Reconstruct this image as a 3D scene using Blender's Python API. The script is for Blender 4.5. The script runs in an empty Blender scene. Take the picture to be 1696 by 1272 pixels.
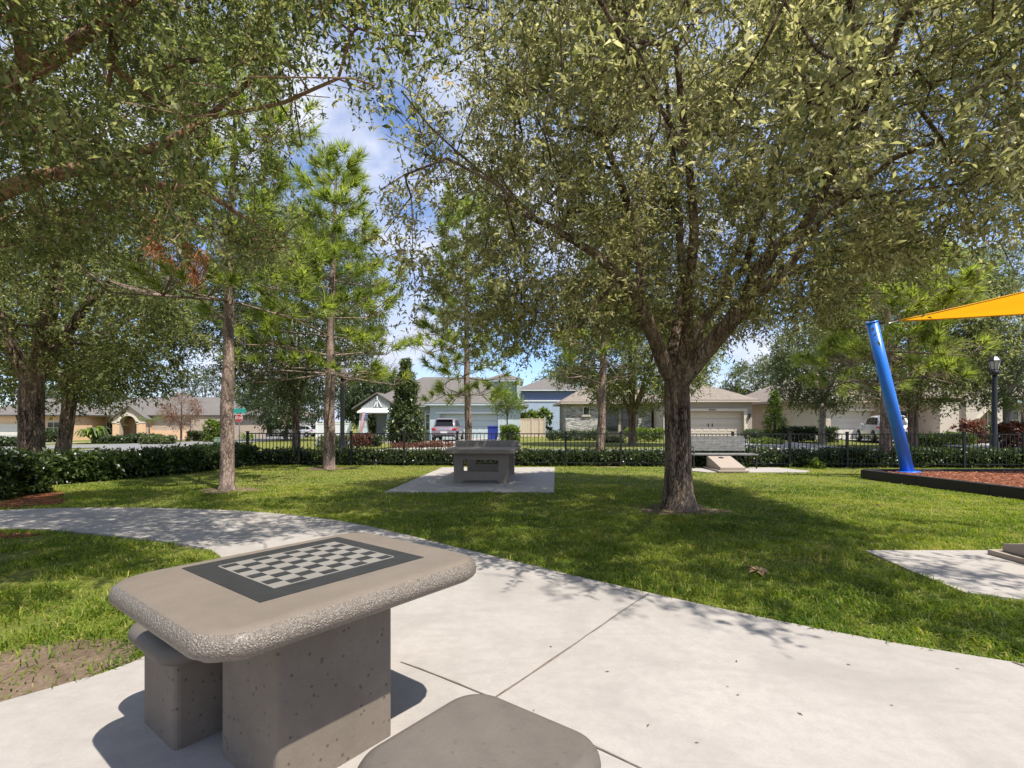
import bpy, bmesh, math, random
import numpy as np
from mathutils import Vector, Matrix, noise

SC = bpy.context.scene
COL = SC.collection
F, HZ, CX, CAMH = 859.0, 698.0, 848.0, 1.36      # lens in photo pixels, horizon row, centre column, camera height
R = math.radians
UP = Vector((0, 0, 1))


def at(px, py, Y):
    return Vector(((px - CX) / F * Y, Y, CAMH - (py - HZ) / F * Y))


def gx(px, Y):
    return (px - CX) / F * Y


def sstep(a, b, x):
    t = min(1.0, max(0.0, (x - a) / (b - a)))
    return t * t * (3 - 2 * t)


def g(x, y):
    """height of the land: flat park, falling gently to the left beyond the hedge"""
    return -min(0.95, 0.042 * max(0.0, -x - 1.0)) * sstep(17, 38, y)


# ---------------------------------------------------------------- objects
def tag(o, label, cat, group=None):
    o['label'] = label
    o['category'] = cat
    if group:
        o['group'] = group
    return o


def thing(name, label, cat, loc=(0, 0, 0), rz=0.0, group=None):
    o = bpy.data.objects.new(name, None)
    COL.objects.link(o)
    o.location = loc
    o.rotation_euler = (0, 0, rz)
    o.empty_display_size = 0.2
    return tag(o, label, cat, group)


def copy_thing(o, loc, rz=0.0, label=None, scale=None):
    r = o.copy()
    COL.objects.link(r)
    r.location = loc
    r.rotation_euler = (0, 0, rz)
    if scale is not None:
        r.scale = scale
    if label:
        r['label'] = label
    for c in list(o.children):
        d = c.copy()
        COL.objects.link(d)
        d.parent = r
        for e in list(c.children):
            k = e.copy()
            COL.objects.link(k)
            k.parent = d
    return r


class MB:
    def __init__(s):
        s.v, s.f, s.m, s.sm = [], [], [], []
        s.cut = []

    def add(s, verts, faces, mi=0, smooth=False):
        b = len(s.v)
        s.cut.append((b, len(s.f)))
        s.v += [tuple(p) for p in verts]
        for f in faces:
            s.f.append([i + b for i in f])
            s.m.append(mi)
            s.sm.append(smooth)
        return s

    def box(s, x0, x1, y0, y1, z0, z1, mi=0):
        v = [(x0, y0, z0), (x1, y0, z0), (x1, y1, z0), (x0, y1, z0), (x0, y0, z1), (x1, y0, z1), (x1, y1, z1), (x0, y1, z1)]
        return s.add(v, [(0, 3, 2, 1), (4, 5, 6, 7), (0, 1, 5, 4), (1, 2, 6, 5), (2, 3, 7, 6), (3, 0, 4, 7)], mi)

    def quad(s, a, b, c, d, mi=0):
        return s.add([a, b, c, d], [(0, 1, 2, 3)], mi)

    def xz(s, poly, y0, y1, mi=0):
        """polygon in the x-z plane pushed from y0 to y1"""
        n = len(poly)
        v = [(x, y0, z) for x, z in poly] + [(x, y1, z) for x, z in poly]
        fs = [list(range(n)), list(range(2 * n - 1, n - 1, -1))] + [(i, i + n, (i + 1) % n + n, (i + 1) % n) for i in range(n)]
        return s.add(v, fs, mi)

    def xy(s, poly, z0, z1, mi=0):
        n = len(poly)
        v = [(x, y, z0) for x, y in poly] + [(x, y, z1) for x, y in poly]
        fs = [list(range(n - 1, -1, -1)), list(range(n, 2 * n))] + [(i, (i + 1) % n, (i + 1) % n + n, i + n) for i in range(n)]
        return s.add(v, fs, mi)

    def yz(s, poly, x0, x1, mi=0):
        n = len(poly)
        v = [(x0, y, z) for y, z in poly] + [(x1, y, z) for y, z in poly]
        fs = [list(range(n)), list(range(2 * n - 1, n - 1, -1))] + [(i, i + n, (i + 1) % n + n, (i + 1) % n) for i in range(n)]
        return s.add(v, fs, mi)

    def tube(s, pts, rad, k=8, mi=0, cap=True, smooth=True):
        pts = [Vector(p) for p in pts]
        n = len(pts)
        if not hasattr(rad, '__len__'):
            rad = [rad] * n
        t = (pts[1] - pts[0]).normalized()
        a = t.orthogonal().normalized()
        vs = []
        for i, p in enumerate(pts):
            d = (pts[min(i + 1, n - 1)] - pts[max(i - 1, 0)])
            if d.length < 1e-9:
                d = t
            d.normalize()
            a = a - d * a.dot(d)
            if a.length < 1e-6:
                a = d.orthogonal()
            a.normalize()
            b = d.cross(a)
            for j in range(k):
                w = 2 * math.pi * j / k
                vs.append(p + (a * math.cos(w) + b * math.sin(w)) * rad[i])
        fs = []
        for i in range(n - 1):
            for j in range(k):
                fs.append((i * k + j, i * k + (j + 1) % k, (i + 1) * k + (j + 1) % k, (i + 1) * k + j))
        if cap:
            fs.append(list(range(k - 1, -1, -1)))
            fs.append(list(range((n - 1) * k, n * k)))
        return s.add(vs, fs, mi, smooth)

    def lathe(s, prof, k=24, c=(0, 0, 0), axis='z', mi=0, smooth=True):
        vs, fs = [], []
        for r, h in prof:
            for j in range(k):
                w = 2 * math.pi * j / k
                p = (r * math.cos(w), r * math.sin(w), h)
                if axis == 'y':
                    p = (p[0], p[2], p[1])
                elif axis == 'x':
                    p = (p[2], p[0], p[1])
                vs.append((p[0] + c[0], p[1] + c[1], p[2] + c[2]))
        n = len(prof)
        for i in range(n - 1):
            for j in range(k):
                fs.append((i * k + j, i * k + (j + 1) % k, (i + 1) * k + (j + 1) % k, (i + 1) * k + j))
        fs.append(list(range(k)))
        fs.append(list(range((n - 1) * k, n * k)))
        return s.add(vs, fs, mi, smooth)

    def pieces(s):
        """far-apart pieces of what was added, each as a new MB"""
        n = len(s.cut)
        if n < 2 or n > 80 or s.cut[0] != (0, 0):
            return [s]
        ends = s.cut[1:] + [(len(s.v), len(s.f))]
        bb = []
        for (a, _), (b, _) in zip(s.cut, ends):
            p = np.array(s.v[a:b])
            bb.append((p.min(0), p.max(0)))
        par = list(range(n))

        def root(i):
            while par[i] != i:
                i = par[i]
            return i
        for i in range(n):
            for j in range(i):
                gap = np.maximum(0, np.maximum(bb[i][0] - bb[j][1], bb[j][0] - bb[i][1]))
                size = max((bb[i][1] - bb[i][0]).max(), (bb[j][1] - bb[j][0]).max())
                if np.sqrt((gap ** 2).sum()) <= max(0.02, 0.45 * size):
                    par[root(i)] = root(j)
        out = {}
        for i in range(n):
            m = out.setdefault(root(i), MB())
            off = len(m.v) - s.cut[i][0]
            m.v += s.v[s.cut[i][0]:ends[i][0]]
            for k in range(s.cut[i][1], ends[i][1]):
                m.f.append([q + off for q in s.f[k]])
                m.m.append(s.m[k])
                m.sm.append(s.sm[k])
        return list(out.values())

    def build(s, name, mat, parent=None, loc=None, bevel=0.0, label=None, fixn=True):
        if parent is not None and name not in ('trunk', 'board_squares'):
            ps = s.pieces()
            if len(ps) > 1:
                return [p.build(name, mat, parent, loc, bevel, label, fixn) for p in ps][0]
        me = bpy.data.meshes.new(name)
        me.from_pydata(s.v, [], s.f)
        me.update()
        mats = mat if isinstance(mat, (list, tuple)) else [mat]
        for m in mats:
            me.materials.append(m)
        me.polygons.foreach_set('material_index', s.m)
        me.polygons.foreach_set('use_smooth', s.sm)
        if fixn:
            bm = bmesh.new()
            bm.from_mesh(me)
            bmesh.ops.recalc_face_normals(bm, faces=bm.faces)
            big = [f for f in bm.faces if len(f.verts) > 4]
            if big:
                bmesh.ops.triangulate(bm, faces=big)
            bm.to_mesh(me)
            bm.free()
        o = bpy.data.objects.new(name, me)
        COL.objects.link(o)
        if loc is not None:
            o.location = loc
        if parent is not None:
            o.parent = parent
        if bevel:
            b = o.modifiers.new('bevel', 'BEVEL')
            b.width = bevel
            b.segments = 2
            b.limit_method = 'ANGLE'
            b.angle_limit = R(40)
        if label:
            o['label'] = label
        return o


def raw_mesh(name, V, nv, tint, mat, parent=None, kind=None):
    """V: (N*nv,3) vertices; every run of nv vertices is one polygon"""
    n = len(V) // nv
    me = bpy.data.meshes.new(name)
    me.vertices.add(len(V))
    me.vertices.foreach_set('co', np.ascontiguousarray(V, dtype=np.float32).ravel())
    me.loops.add(len(V))
    me.loops.foreach_set('vertex_index', np.arange(len(V), dtype=np.int32))
    me.polygons.add(n)
    me.polygons.foreach_set('loop_start', np.arange(0, len(V), nv, dtype=np.int32))
    try:
        me.polygons.foreach_set('loop_total', np.full(n, nv, dtype=np.int32))
    except Exception:
        pass
    at_ = me.attributes.new('tint', 'FLOAT', 'POINT')
    at_.data.foreach_set('value', np.repeat(tint, nv).astype(np.float32))
    me.materials.append(mat)
    me.update(calc_edges=True)
    o = bpy.data.objects.new(name, me)
    COL.objects.link(o)
    if parent is not None:
        o.parent = parent
    if kind:
        o['kind'] = kind
    return o


# ---------------------------------------------------------------- materials
class NT:
    def __init__(s, name):
        s.mat = bpy.data.materials.new(name)
        s.mat.use_nodes = True
        s.t = s.mat.node_tree
        s.b = s.t.nodes['Principled BSDF']
        s.out = s.t.nodes['Material Output']

    def n(s, typ, **kw):
        nd = s.t.nodes.new(typ)
        for k, v in kw.items():
            if hasattr(nd, k):
                setattr(nd, k, v)
            else:
                nd.inputs[k.replace('_', ' ')].default_value = v
        return nd

    def l(s, a, b):
        s.t.links.new(a, b)

    def coords(s, scale=(1, 1, 1), kind='Object'):
        c = s.n('ShaderNodeTexCoord')
        m = s.n('ShaderNodeMapping')
        m.inputs['Scale'].default_value = scale
        s.l(c.outputs[kind], m.inputs['Vector'])
        return m.outputs['Vector']

    def noise(s, vec, scale, detail=4, rough=0.55, dist=0.0):
        nd = s.n('ShaderNodeTexNoise')
        nd.inputs['Scale'].default_value = scale
        nd.inputs['Detail'].default_value = detail
        nd.inputs['Roughness'].default_value = rough
        nd.inputs['Distortion'].default_value = dist
        s.l(vec, nd.inputs['Vector'])
        return nd.outputs['Fac']

    def ramp(s, fac, stops):
        r = s.n('ShaderNodeValToRGB')
        el = r.color_ramp.elements
        while len(el) < len(stops):
            el.new(0.5)
        for e, (p, c) in zip(el, stops):
            e.position = p
            e.color = (c[0], c[1], c[2], 1) if hasattr(c, '__len__') else (c, c, c, 1)
        s.l(fac, r.inputs['Fac'])
        return r.outputs['Color']

    def mix(s, fac, a, b, typ='MIX'):
        m = s.n('ShaderNodeMix')
        m.data_type = 'RGBA'
        m.blend_type = typ
        for sock, v in ((m.inputs[0], fac), (m.inputs[6], a), (m.inputs[7], b)):
            if hasattr(v, 'is_output'):
                s.l(v, sock)
            elif hasattr(v, '__len__'):
                sock.default_value = (v[0], v[1], v[2], 1)
            else:
                sock.default_value = v
        return m.outputs[2]

    def bump(s, h, strength=0.3, dist=0.02, prev=None):
        b = s.n('ShaderNodeBump')
        b.inputs['Strength'].default_value = strength
        b.inputs['Distance'].default_value = dist
        s.l(h, b.inputs['Height'])
        if prev is not None:
            s.l(prev, b.inputs['Normal'])
        s.l(b.outputs['Normal'], s.b.inputs['Normal'])
        return b.outputs['Normal']

    def base(s, col):
        if hasattr(col, 'is_output'):
            s.l(col, s.b.inputs['Base Color'])
        else:
            s.b.inputs['Base Color'].default_value = (*col, 1)

    def set(s, rough=0.6, metal=0.0, spec=0.5):
        s.b.inputs['Roughness'].default_value = rough
        s.b.inputs['Metallic'].default_value = metal
        s.b.inputs['Specular IOR Level'].default_value = spec


def plain(name, col, rough=0.6, metal=0.0, spec=0.5, var=0.12, scale=6.0, bump=0.0, bscale=60.0, dist=0.01):
    m = NT(name)
    m.set(rough, metal, spec)
    v = m.coords()
    f = m.noise(v, scale, 5)
    lo = tuple(c * (1 - var) for c in col)
    hi = tuple(min(1, c * (1 + var)) for c in col)
    m.base(m.ramp(f, [(0.3, lo), (0.7, hi)]))
    if bump:
        m.bump(m.noise(v, bscale, 3), bump, dist)
    return m.mat


def leafmat(name, stops, trans=0.3, rough=0.42, tcol=None, spec=0.5):
    m = NT(name)
    a = m.n('ShaderNodeAttribute')
    a.attribute_name = 'tint'
    c = m.ramp(a.outputs['Fac'], stops)
    m.base(c)
    m.set(rough, 0, spec)
    t = m.n('ShaderNodeBsdfTranslucent')
    hs = m.n('ShaderNodeHueSaturation')
    hs.inputs['Saturation'].default_value = 1.15
    hs.inputs['Value'].default_value = 1.8
    m.l(c, hs.inputs['Color'])
    m.l(hs.outputs['Color'], t.inputs['Color'])
    mx = m.n('ShaderNodeMixShader')
    mx.inputs[0].default_value = trans
    m.l(m.b.outputs[0], mx.inputs[1])
    m.l(t.outputs[0], mx.inputs[2])
    m.l(mx.outputs[0], m.out.inputs['Surface'])
    return m.mat


def bark(name, c0, c1, c2, hs=9.0, vs=2.2, strength=0.9, dist=0.03):
    m = NT(name)
    m.set(0.9, 0, 0.2)
    v = m.coords((hs, hs, vs))
    w = m.noise(v, 1.0, 6, 0.65, 1.2)
    vo = m.n('ShaderNodeTexVoronoi')
    vo.feature = 'DISTANCE_TO_EDGE'
    vo.inputs['Scale'].default_value = 1.6
    vd = m.n('ShaderNodeVectorMath')
    vd.operation = 'ADD'
    nz = m.n('ShaderNodeTexNoise')
    nz.inputs['Scale'].default_value = 1.3
    m.l(v, nz.inputs['Vector'])
    m.l(v, vd.inputs[0])
    m.l(nz.outputs['Color'], vd.inputs[1])
    m.l(vd.outputs[0], vo.inputs['Vector'])
    d = m.ramp(vo.outputs['Distance'], [(0.0, 0.0), (0.22, 1.0)])
    w2 = m.noise(m.coords((hs * .45, hs * .45, vs * .3)), 1.0, 5, 0.6, 0.8)
    h = m.mix(0.55, m.mix(0.30, w, d), w2)
    col = m.ramp(h, [(0.40, c0), (0.50, c1), (0.62, c2)])
    v2 = m.coords((1, 1, 0.6))
    big = m.noise(v2, 1.7, 3)
    col = m.mix(m.ramp(big, [(0.4, 0.0), (0.7, 0.45)]), col, c2)
    m.base(col)
    m.bump(h, strength, dist)
    return m.mat


def concrete(name, c, var=0.14, stain=(0.25, 0.22, 0.19), bump=0.15, rough=0.85, speck=0.0, sc=1.0):
    m = NT(name)
    m.set(rough, 0, 0.3)
    v = m.coords((sc, sc, sc))
    a = m.noise(v, 1.3, 6, 0.62, 0.6)
    b = m.noise(v, 14, 5, 0.7)
    col = m.ramp(a, [(0.28, [x * (1 - var) for x in c]), (0.5, c), (0.75, [min(1, x * (1 + var * 0.7)) for x in c])])
    col = m.mix(m.ramp(b, [(0.42, 0.0), (0.78, 0.5)]), col, [x * (1 - var * 1.6) for x in c])
    st = m.noise(v, 0.55, 4, 0.7, 1.5)
    col = m.mix(m.ramp(st, [(0.50, 0.0), (0.72, 0.5)]), col, stain)
    fine = m.noise(v, 160, 2, 0.6)
    sk_ = m.noise(m.coords((0.55 * sc, 2.6 * sc, 1)), 1.6, 6, 0.72, 1.2)
    col = m.mix(m.ramp(sk_, [(0.52, 0.0), (0.74, 0.42)]), col, [x * 0.72 for x in c])
    if speck:
        vo = m.n('ShaderNodeTexVoronoi')
        vo.inputs['Scale'].default_value = 30
        m.l(v, vo.inputs['Vector'])
        pit = m.ramp(vo.outputs['Distance'], [(0.13, 1.0), (0.24, 0.0)])
        vo2 = m.noise(v, 21, 2)
        pit = m.mix(1.0, pit, m.ramp(vo2, [(0.47, 0.0), (0.53, 1.0)]), 'MULTIPLY')
        col = m.mix(m.mix(1.0, pit, (speck, speck, speck), 'MULTIPLY'), col, [x * 0.3 for x in c])
    col = m.mix(m.ramp(fine, [(0.35, 0.22), (0.6, 0.0)]), col, [x * 0.62 for x in c])
    m.base(col)
    hb = m.mix(0.4, fine, b)
    m.bump(hb, bump, 0.004)
    return m.mat


# ---------------------------------------------------------------- vegetation
def unit(rng, n):
    d = rng.normal(size=(n, 3))
    return d / np.linalg.norm(d, axis=1, keepdims=True)


def nrm(a):
    return a / np.maximum(np.linalg.norm(a, axis=1, keepdims=True), 1e-9)


def leaf_cloud(name, cen, rng, mat, parent, nt=5, nl=8, tl=0.4, L=0.09, W=0.03, spread=0.15, upb=0.15, droop=0.15, outc=None, outw=0.5, tintc=0.35, base=(0, 0, 0), twigs=None, kind=None):
    """sprays of leaves: every centre carries nt short twigs with nl leaves each"""
    cen = np.asarray(cen, dtype=float)
    n = len(cen)
    C = np.repeat(cen, nt, axis=0)
    ct = np.repeat(rng.random(n), nt)
    d = unit(rng, n * nt)
    d[:, 2] += upb
    if outc is not None:
        d += nrm(C - np.asarray(outc)) * outw
    d = nrm(d)
    o = C + rng.normal(size=C.shape) * spread
    tls = tl * (0.6 + 0.8 * rng.random((n * nt, 1)))
    if twigs is not None:
        for i in range(0, n * nt, twigs[1]):
            p0, p1 = o[i], o[i] + d[i] * tls[i]
            twigs[0].tube([p0, p1], [0.006, 0.003], 3, cap=False)
    P = np.repeat(o, nl, axis=0)
    D = np.repeat(d, nl, axis=0)
    T = np.repeat(tls, nl, axis=0)
    ct = np.repeat(ct, nl)
    N = len(P)
    t = (np.tile((np.arange(nl) + 0.5) / nl, n * nt)[:, None] + rng.normal(size=(N, 1)) * 0.05)
    bend = t * t * tl * droop
    P = P + D * t * T
    P[:, 2:3] -= bend
    ld = nrm(D * 0.55 + unit(rng, N) * 0.85 + np.array([0, 0, -droop * 0.5]))
    side = nrm(np.cross(ld, unit(rng, N) * 0.8 + np.array([0, 0, 1.0])))
    up = np.cross(side, ld)
    s = (0.65 + 0.7 * rng.random((N, 1)))
    l, w = L * s, W * s
    V = np.empty((N, 4, 3))
    V[:, 0] = P
    V[:, 1] = P + ld * l * 0.45 + side * w * 0.5 + up * w * 0.18
    V[:, 2] = P + ld * l - up * l * 0.12
    V[:, 3] = P + ld * l * 0.45 - side * w * 0.5 + up * w * 0.18
    tint = np.clip((1 - tintc) * rng.random(N) + tintc * ct, 0, 1)
    V = V.reshape(-1, 3) - np.asarray(base)
    return raw_mesh(name, V, 4, tint, mat, parent, kind)


def bez(a, b, c, n):
    return [a * ((1 - t) ** 2) + b * (2 * t * (1 - t)) + c * (t * t) for t in [i / n for i in range(1, n + 1)]]


def skeleton(limbs, centers, rng, tip=0.006, expo=0.5, step=0.4, minz=None, jit=0.06):
    """limbs: list of (points, radii). Returns nodes, parents, radii with every centre joined to the frame."""
    cap = 60000
    P = np.zeros((cap, 3))
    par = [-1]
    rm = [0.0]
    n = 0
    for li, (pts, rad) in enumerate(limbs):
        pts = [np.array(p, float) for p in pts]
        if li == 0:
            P[0] = pts[0]
            rm[0] = rad[0]
            n = 1
            cur = 0
        else:
            cur = int(np.argmin(((P[:n] - pts[0]) ** 2).sum(1)))
            pts[0] = P[cur].copy()
        for k in range(1, len(pts)):
            a, b = pts[k - 1], pts[k]
            m = max(1, int(np.linalg.norm(b - a) / step))
            for j in range(1, m + 1):
                t = j / m
                P[n] = a + (b - a) * t + (rng.normal(size=3) * jit * rad[k] * 3 if j < m else 0)
                par.append(cur)
                rm.append(rad[k - 1] + (rad[k] - rad[k - 1]) * t)
                cur = n
                n += 1
    nl = n
    cen = np.asarray(centers, float)
    if len(cen):
        pen0 = np.zeros(cap)
        if minz is not None:
            pen0[:nl] = np.where(P[:nl, 2] < minz, 4.0, 0)
        dist = np.array([np.min(((P[:nl] - c) ** 2).sum(1) + pen0[:nl]) for c in cen])
        for ci in np.argsort(dist):
            c = cen[ci]
            i = int(np.argmin(((P[:n] - c) ** 2).sum(1) + pen0[:n]))
            a = P[i].copy()
            pd = a - P[par[i]] if par[i] >= 0 else np.array([0, 0, 1.0])
            ln = np.linalg.norm(pd)
            pd = pd / ln if ln > 1e-6 else np.array([0, 0, 1.0])
            dd = np.linalg.norm(c - a)
            m = max(1, int(dd / step))
            cur = i
            for q in bez(a, a + pd * dd * 0.35 + np.array([0, 0, 0.08 * dd]) + rng.normal(size=3) * dd * 0.08, c, m):
                P[n] = q
                par.append(cur)
                rm.append(0)
                cur = n
                n += 1
                if n >= cap - 5:
                    break
            if n >= cap - 50:
                break
    P = P[:n]
    cnt = np.zeros(n)
    ch = [[] for _ in range(n)]
    for i in range(1, n):
        ch[par[i]].append(i)
    for i in range(n - 1, -1, -1):
        if not ch[i]:
            cnt[i] += 1
        if par[i] >= 0:
            cnt[par[i]] += cnt[i]
    rad = np.maximum(np.array(rm), 0)
    rad = np.where(np.arange(n) < nl, rad, tip * np.maximum(cnt, 1) ** expo)
    for i in range(1, n):
        if i >= nl:
            rad[i] = min(rad[i], rad[par[i]] * 0.9)
    return P, par, ch, rad, cnt


def wood(mb, sk, base=(0, 0, 0), minr=0.0, lump=0.0):
    P, par, ch, rad, cnt = sk
    b = np.asarray(base)
    done = []
    start = [(0, None)]
    while start:
        i, fr = start.pop()
        pts, rr = [], []
        if fr is not None:
            pts.append(P[fr] - b)
            rr.append(min(rad[fr], rad[i] * 1.25))
        while True:
            pts.append(P[i] - b)
            rr.append(rad[i])
            c = ch[i]
            if not c:
                break
            best = max(c, key=lambda k: rad[k] + 0.001 * cnt[k])
            for k in c:
                if k != best:
                    start.append((k, i))
            i = best
        if len(pts) < 2 or max(rr) < minr:
            continue
        mr = max(rr)
        k = 14 if mr > 0.12 else 8 if mr > 0.05 else 5 if mr > 0.02 else 3
        b0 = len(mb.v)
        mb.tube(pts, [max(r, 0.003) for r in rr], k, cap=False)
        if lump and mr > 0.08:
            for q in range(b0, len(mb.v)):
                p = Vector(mb.v[q])
                ring = (q - b0) // k
                c0 = Vector(pts[ring])
                d = p - c0
                f = 1 + lump * (noise.noise(Vector((p.x * 6, p.y * 6, p.z * 1.3))) + 0.5 * noise.noise(p * 9))
                mb.v[q] = tuple(c0 + d * f)
    return mb


def carve(cen, scale, thr, seed=0.0):
    return [c for c in cen if noise.noise(Vector(c) * scale + Vector((seed, seed * 2, 3.1))) > thr]


def ell_points(rng, n, c, r, shell=0.0, flat=None):
    out = []
    while len(out) < n:
        d = rng.normal(size=3)
        d /= np.linalg.norm(d)
        rr = rng.random() ** (1 / 3)
        rr = shell + (1 - shell) * rr
        p = np.array(c) + d * rr * np.array(r)
        if flat is not None and p[2] < flat:
            continue
        out.append(p)
    return out
# ================================================================ camera, light, sky
cam = bpy.data.objects.new('camera', bpy.data.cameras.new('camera'))
COL.objects.link(cam)
cam.location = (0, 0, CAMH)
cam.rotation_euler = (R(90), 0, 0)
cam.data.sensor_width = 36
cam.data.lens = 36 * F / 1696
cam.data.shift_y = (HZ - 636) / 1696
cam.data.clip_end = 3000
SC.camera = cam

SUN = Vector((0.72, -0.69, 0)).normalized()
EL = R(62)
d = -Vector((SUN.x * math.cos(EL), SUN.y * math.cos(EL), math.sin(EL)))
sl = bpy.data.lights.new('sun', 'SUN')
sl.energy = 4.35
sl.angle = R(0.55)
sl.color = (1.0, 0.95, 0.87)
so = bpy.data.objects.new('sun', sl)
COL.objects.link(so)
so.rotation_euler = d.to_track_quat('-Z', 'Y').to_euler()

W = bpy.data.worlds.new('World')
SC.world = W
W.use_nodes = True
wt = W.node_tree
bg = wt.nodes['Background']
bg.inputs['Strength'].default_value = 0.135
sky = wt.nodes.new('ShaderNodeTexSky')
sky.sky_type = 'NISHITA'
sky.sun_disc = False
sky.sun_elevation = EL
sky.sun_rotation = math.atan2(SUN.x, SUN.y)
sky.air_density = 1.0
sky.dust_density = 0.2
sky.ozone_density = 2.0
tc = wt.nodes.new('ShaderNodeTexCoord')
mp = wt.nodes.new('ShaderNodeMapping')
mp.inputs['Scale'].default_value = (1.0, 1.0, 1.9)
wt.links.new(tc.outputs['Generated'], mp.inputs['Vector'])


def wn(scale, det, rough, dist):
    a = wt.nodes.new('ShaderNodeTexNoise')
    a.inputs['Scale'].default_value = scale
    a.inputs['Detail'].default_value = det
    a.inputs['Roughness'].default_value = rough
    a.inputs['Distortion'].default_value = dist
    wt.links.new(mp.outputs['Vector'], a.inputs['Vector'])
    return a.outputs['Fac']


def wr(fac, stops):
    r = wt.nodes.new('ShaderNodeValToRGB')
    e = r.color_ramp.elements
    while len(e) < len(stops):
        e.new(0.5)
    for k, (p, c) in zip(e, stops):
        k.position = p
        k.color = (*c, 1)
    wt.links.new(fac, r.inputs['Fac'])
    return r.outputs['Color']


def wmix(fac, a, b):
    m = wt.nodes.new('ShaderNodeMix')
    m.data_type = 'RGBA'
    wt.links.new(fac, m.inputs[0])
    for s_, v in ((m.inputs[6], a), (m.inputs[7], b)):
        if hasattr(v, 'is_output'):
            wt.links.new(v, s_)
        else:
            s_.default_value = (*v, 1)
    return m.outputs[2]


cm = wr(wn(2.6, 9, 0.58, 0.35), [(0.42, (0.08, 0.08, 0.08)), (0.60, (1, 1, 1))])
cs = wr(wn(5.5, 6, 0.6, 0.2), [(0.3, (2.6, 2.95, 3.9)), (0.66, (4.1, 4.25, 4.85))])
tn = wt.nodes.new('ShaderNodeMix')
tn.data_type = 'RGBA'
tn.blend_type = 'MULTIPLY'
tn.inputs[0].default_value = 1.0
wt.links.new(sky.outputs['Color'], tn.inputs[6])
tn.inputs[7].default_value = (0.62, 0.72, 0.92, 1)
wt.links.new(wmix(cm, tn.outputs[2], cs), bg.inputs['Color'])

SC.view_settings.view_transform = 'Standard'
SC.view_settings.look = 'None'
SC.view_settings.exposure = 0.80
SC.view_settings.gamma = 1.0
SC.cycles.max_bounces = 6
SC.cycles.diffuse_bounces = 3
SC.cycles.glossy_bounces = 2
SC.cycles.transmission_bounces = 3
SC.cycles.transparent_max_bounces = 8
SC.cycles.sample_clamp_indirect = 6.0
try:
    SC.cycles.use_denoising = True
except Exception:
    pass

# ================================================================ materials
M_OAKLEAF = leafmat('oak_leaf', [(0.0, (0.055, 0.062, 0.022)), (0.35, (0.185, 0.188, 0.078)), (0.7, (0.33, 0.315, 0.15)), (0.93, (0.47, 0.445, 0.26)), (1.0, (0.36, 0.25, 0.12))], 0.58, 0.46, spec=0.5)
M_OAKGREEN = leafmat('green_oak_leaf', [(0.0, (0.030, 0.044, 0.013)), (0.45, (0.135, 0.155, 0.055)), (0.85, (0.27, 0.28, 0.11)), (1.0, (0.38, 0.36, 0.18))], 0.55, 0.46, spec=0.5)
M_BGLEAF = leafmat('far_leaf', [(0.0, (0.034, 0.052, 0.018)), (0.5, (0.11, 0.135, 0.052)), (1.0, (0.22, 0.24, 0.11))], 0.4, 0.42)
M_BGDARK = leafmat('dark_leaf', [(0.0, (0.020, 0.036, 0.013)), (0.5, (0.052, 0.078, 0.028)), (1.0, (0.11, 0.135, 0.055))], 0.32, 0.4)
M_LIMELEAF = leafmat('lime_leaf', [(0.0, (0.045, 0.085, 0.015)), (0.5, (0.12, 0.175, 0.03)), (1.0, (0.25, 0.29, 0.055))], 0.35, 0.4)
M_MAGLEAF = leafmat('magnolia_leaf', [(0.0, (0.016, 0.035, 0.012)), (0.5, (0.075, 0.105, 0.035)), (0.9, (0.17, 0.19, 0.07)), (1.0, (0.20, 0.14, 0.06))], 0.2, 0.32, spec=0.6)
M_HEDGELEAF = leafmat('hedge_leaf', [(0.0, (0.020, 0.036, 0.012)), (0.5, (0.055, 0.085, 0.024)), (0.9, (0.13, 0.165, 0.05)), (1.0, (0.22, 0.23, 0.10))], 0.3, 0.28, spec=0.65)
M_NEEDLE = leafmat('pine_needle', [(0.0, (0.085, 0.115, 0.03)), (0.5, (0.22, 0.27, 0.06)), (1.0, (0.40, 0.43, 0.11))], 0.55, 0.4)
M_DEADNEEDLE = leafmat('dead_needle', [(0.0, (0.30, 0.14, 0.07)), (1.0, (0.60, 0.33, 0.20))], 0.4, 0.6)
M_RUSTLEAF = leafmat('rust_leaf', [(0.0, (0.13, 0.07, 0.04)), (0.55, (0.25, 0.12, 0.08)), (1.0, (0.20, 0.17, 0.08))], 0.3, 0.6)
M_REDLEAF = leafmat('red_leaf', [(0.0, (0.06, 0.02, 0.02)), (0.6, (0.17, 0.07, 0.045)), (1.0, (0.28, 0.15, 0.07))], 0.3, 0.4)
M_GRASS = leafmat('grass_blade', [(0.0, (0.070, 0.125, 0.014)), (0.35, (0.155, 0.215, 0.026)), (0.65, (0.255, 0.30, 0.045)), (0.88, (0.39, 0.36, 0.085)), (1.0, (0.45, 0.37, 0.17))], 0.45, 0.5, spec=0.25)
M_BARK = bark('oak_bark', (0.016, 0.010, 0.007), (0.10, 0.066, 0.044), (0.32, 0.24, 0.175), 26.0, 5.0, 1.0, 0.05)
M_PINEBARK = bark('pine_bark', (0.035, 0.024, 0.019), (0.17, 0.12, 0.095), (0.40, 0.30, 0.245), 20.0, 7.0, 0.9, 0.02)
M_PALEBARK = bark('pale_bark', (0.10, 0.085, 0.07), (0.24, 0.21, 0.18), (0.40, 0.37, 0.33), 9.0, 5.0, 0.4, 0.01)
M_CONC = concrete('path_concrete', (0.365, 0.333, 0.302), 0.18, (0.27, 0.235, 0.20), 0.10, 0.85)
M_PADC = concrete('pad_concrete', (0.38, 0.345, 0.31), 0.12, (0.36, 0.32, 0.27), 0.12)
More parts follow.
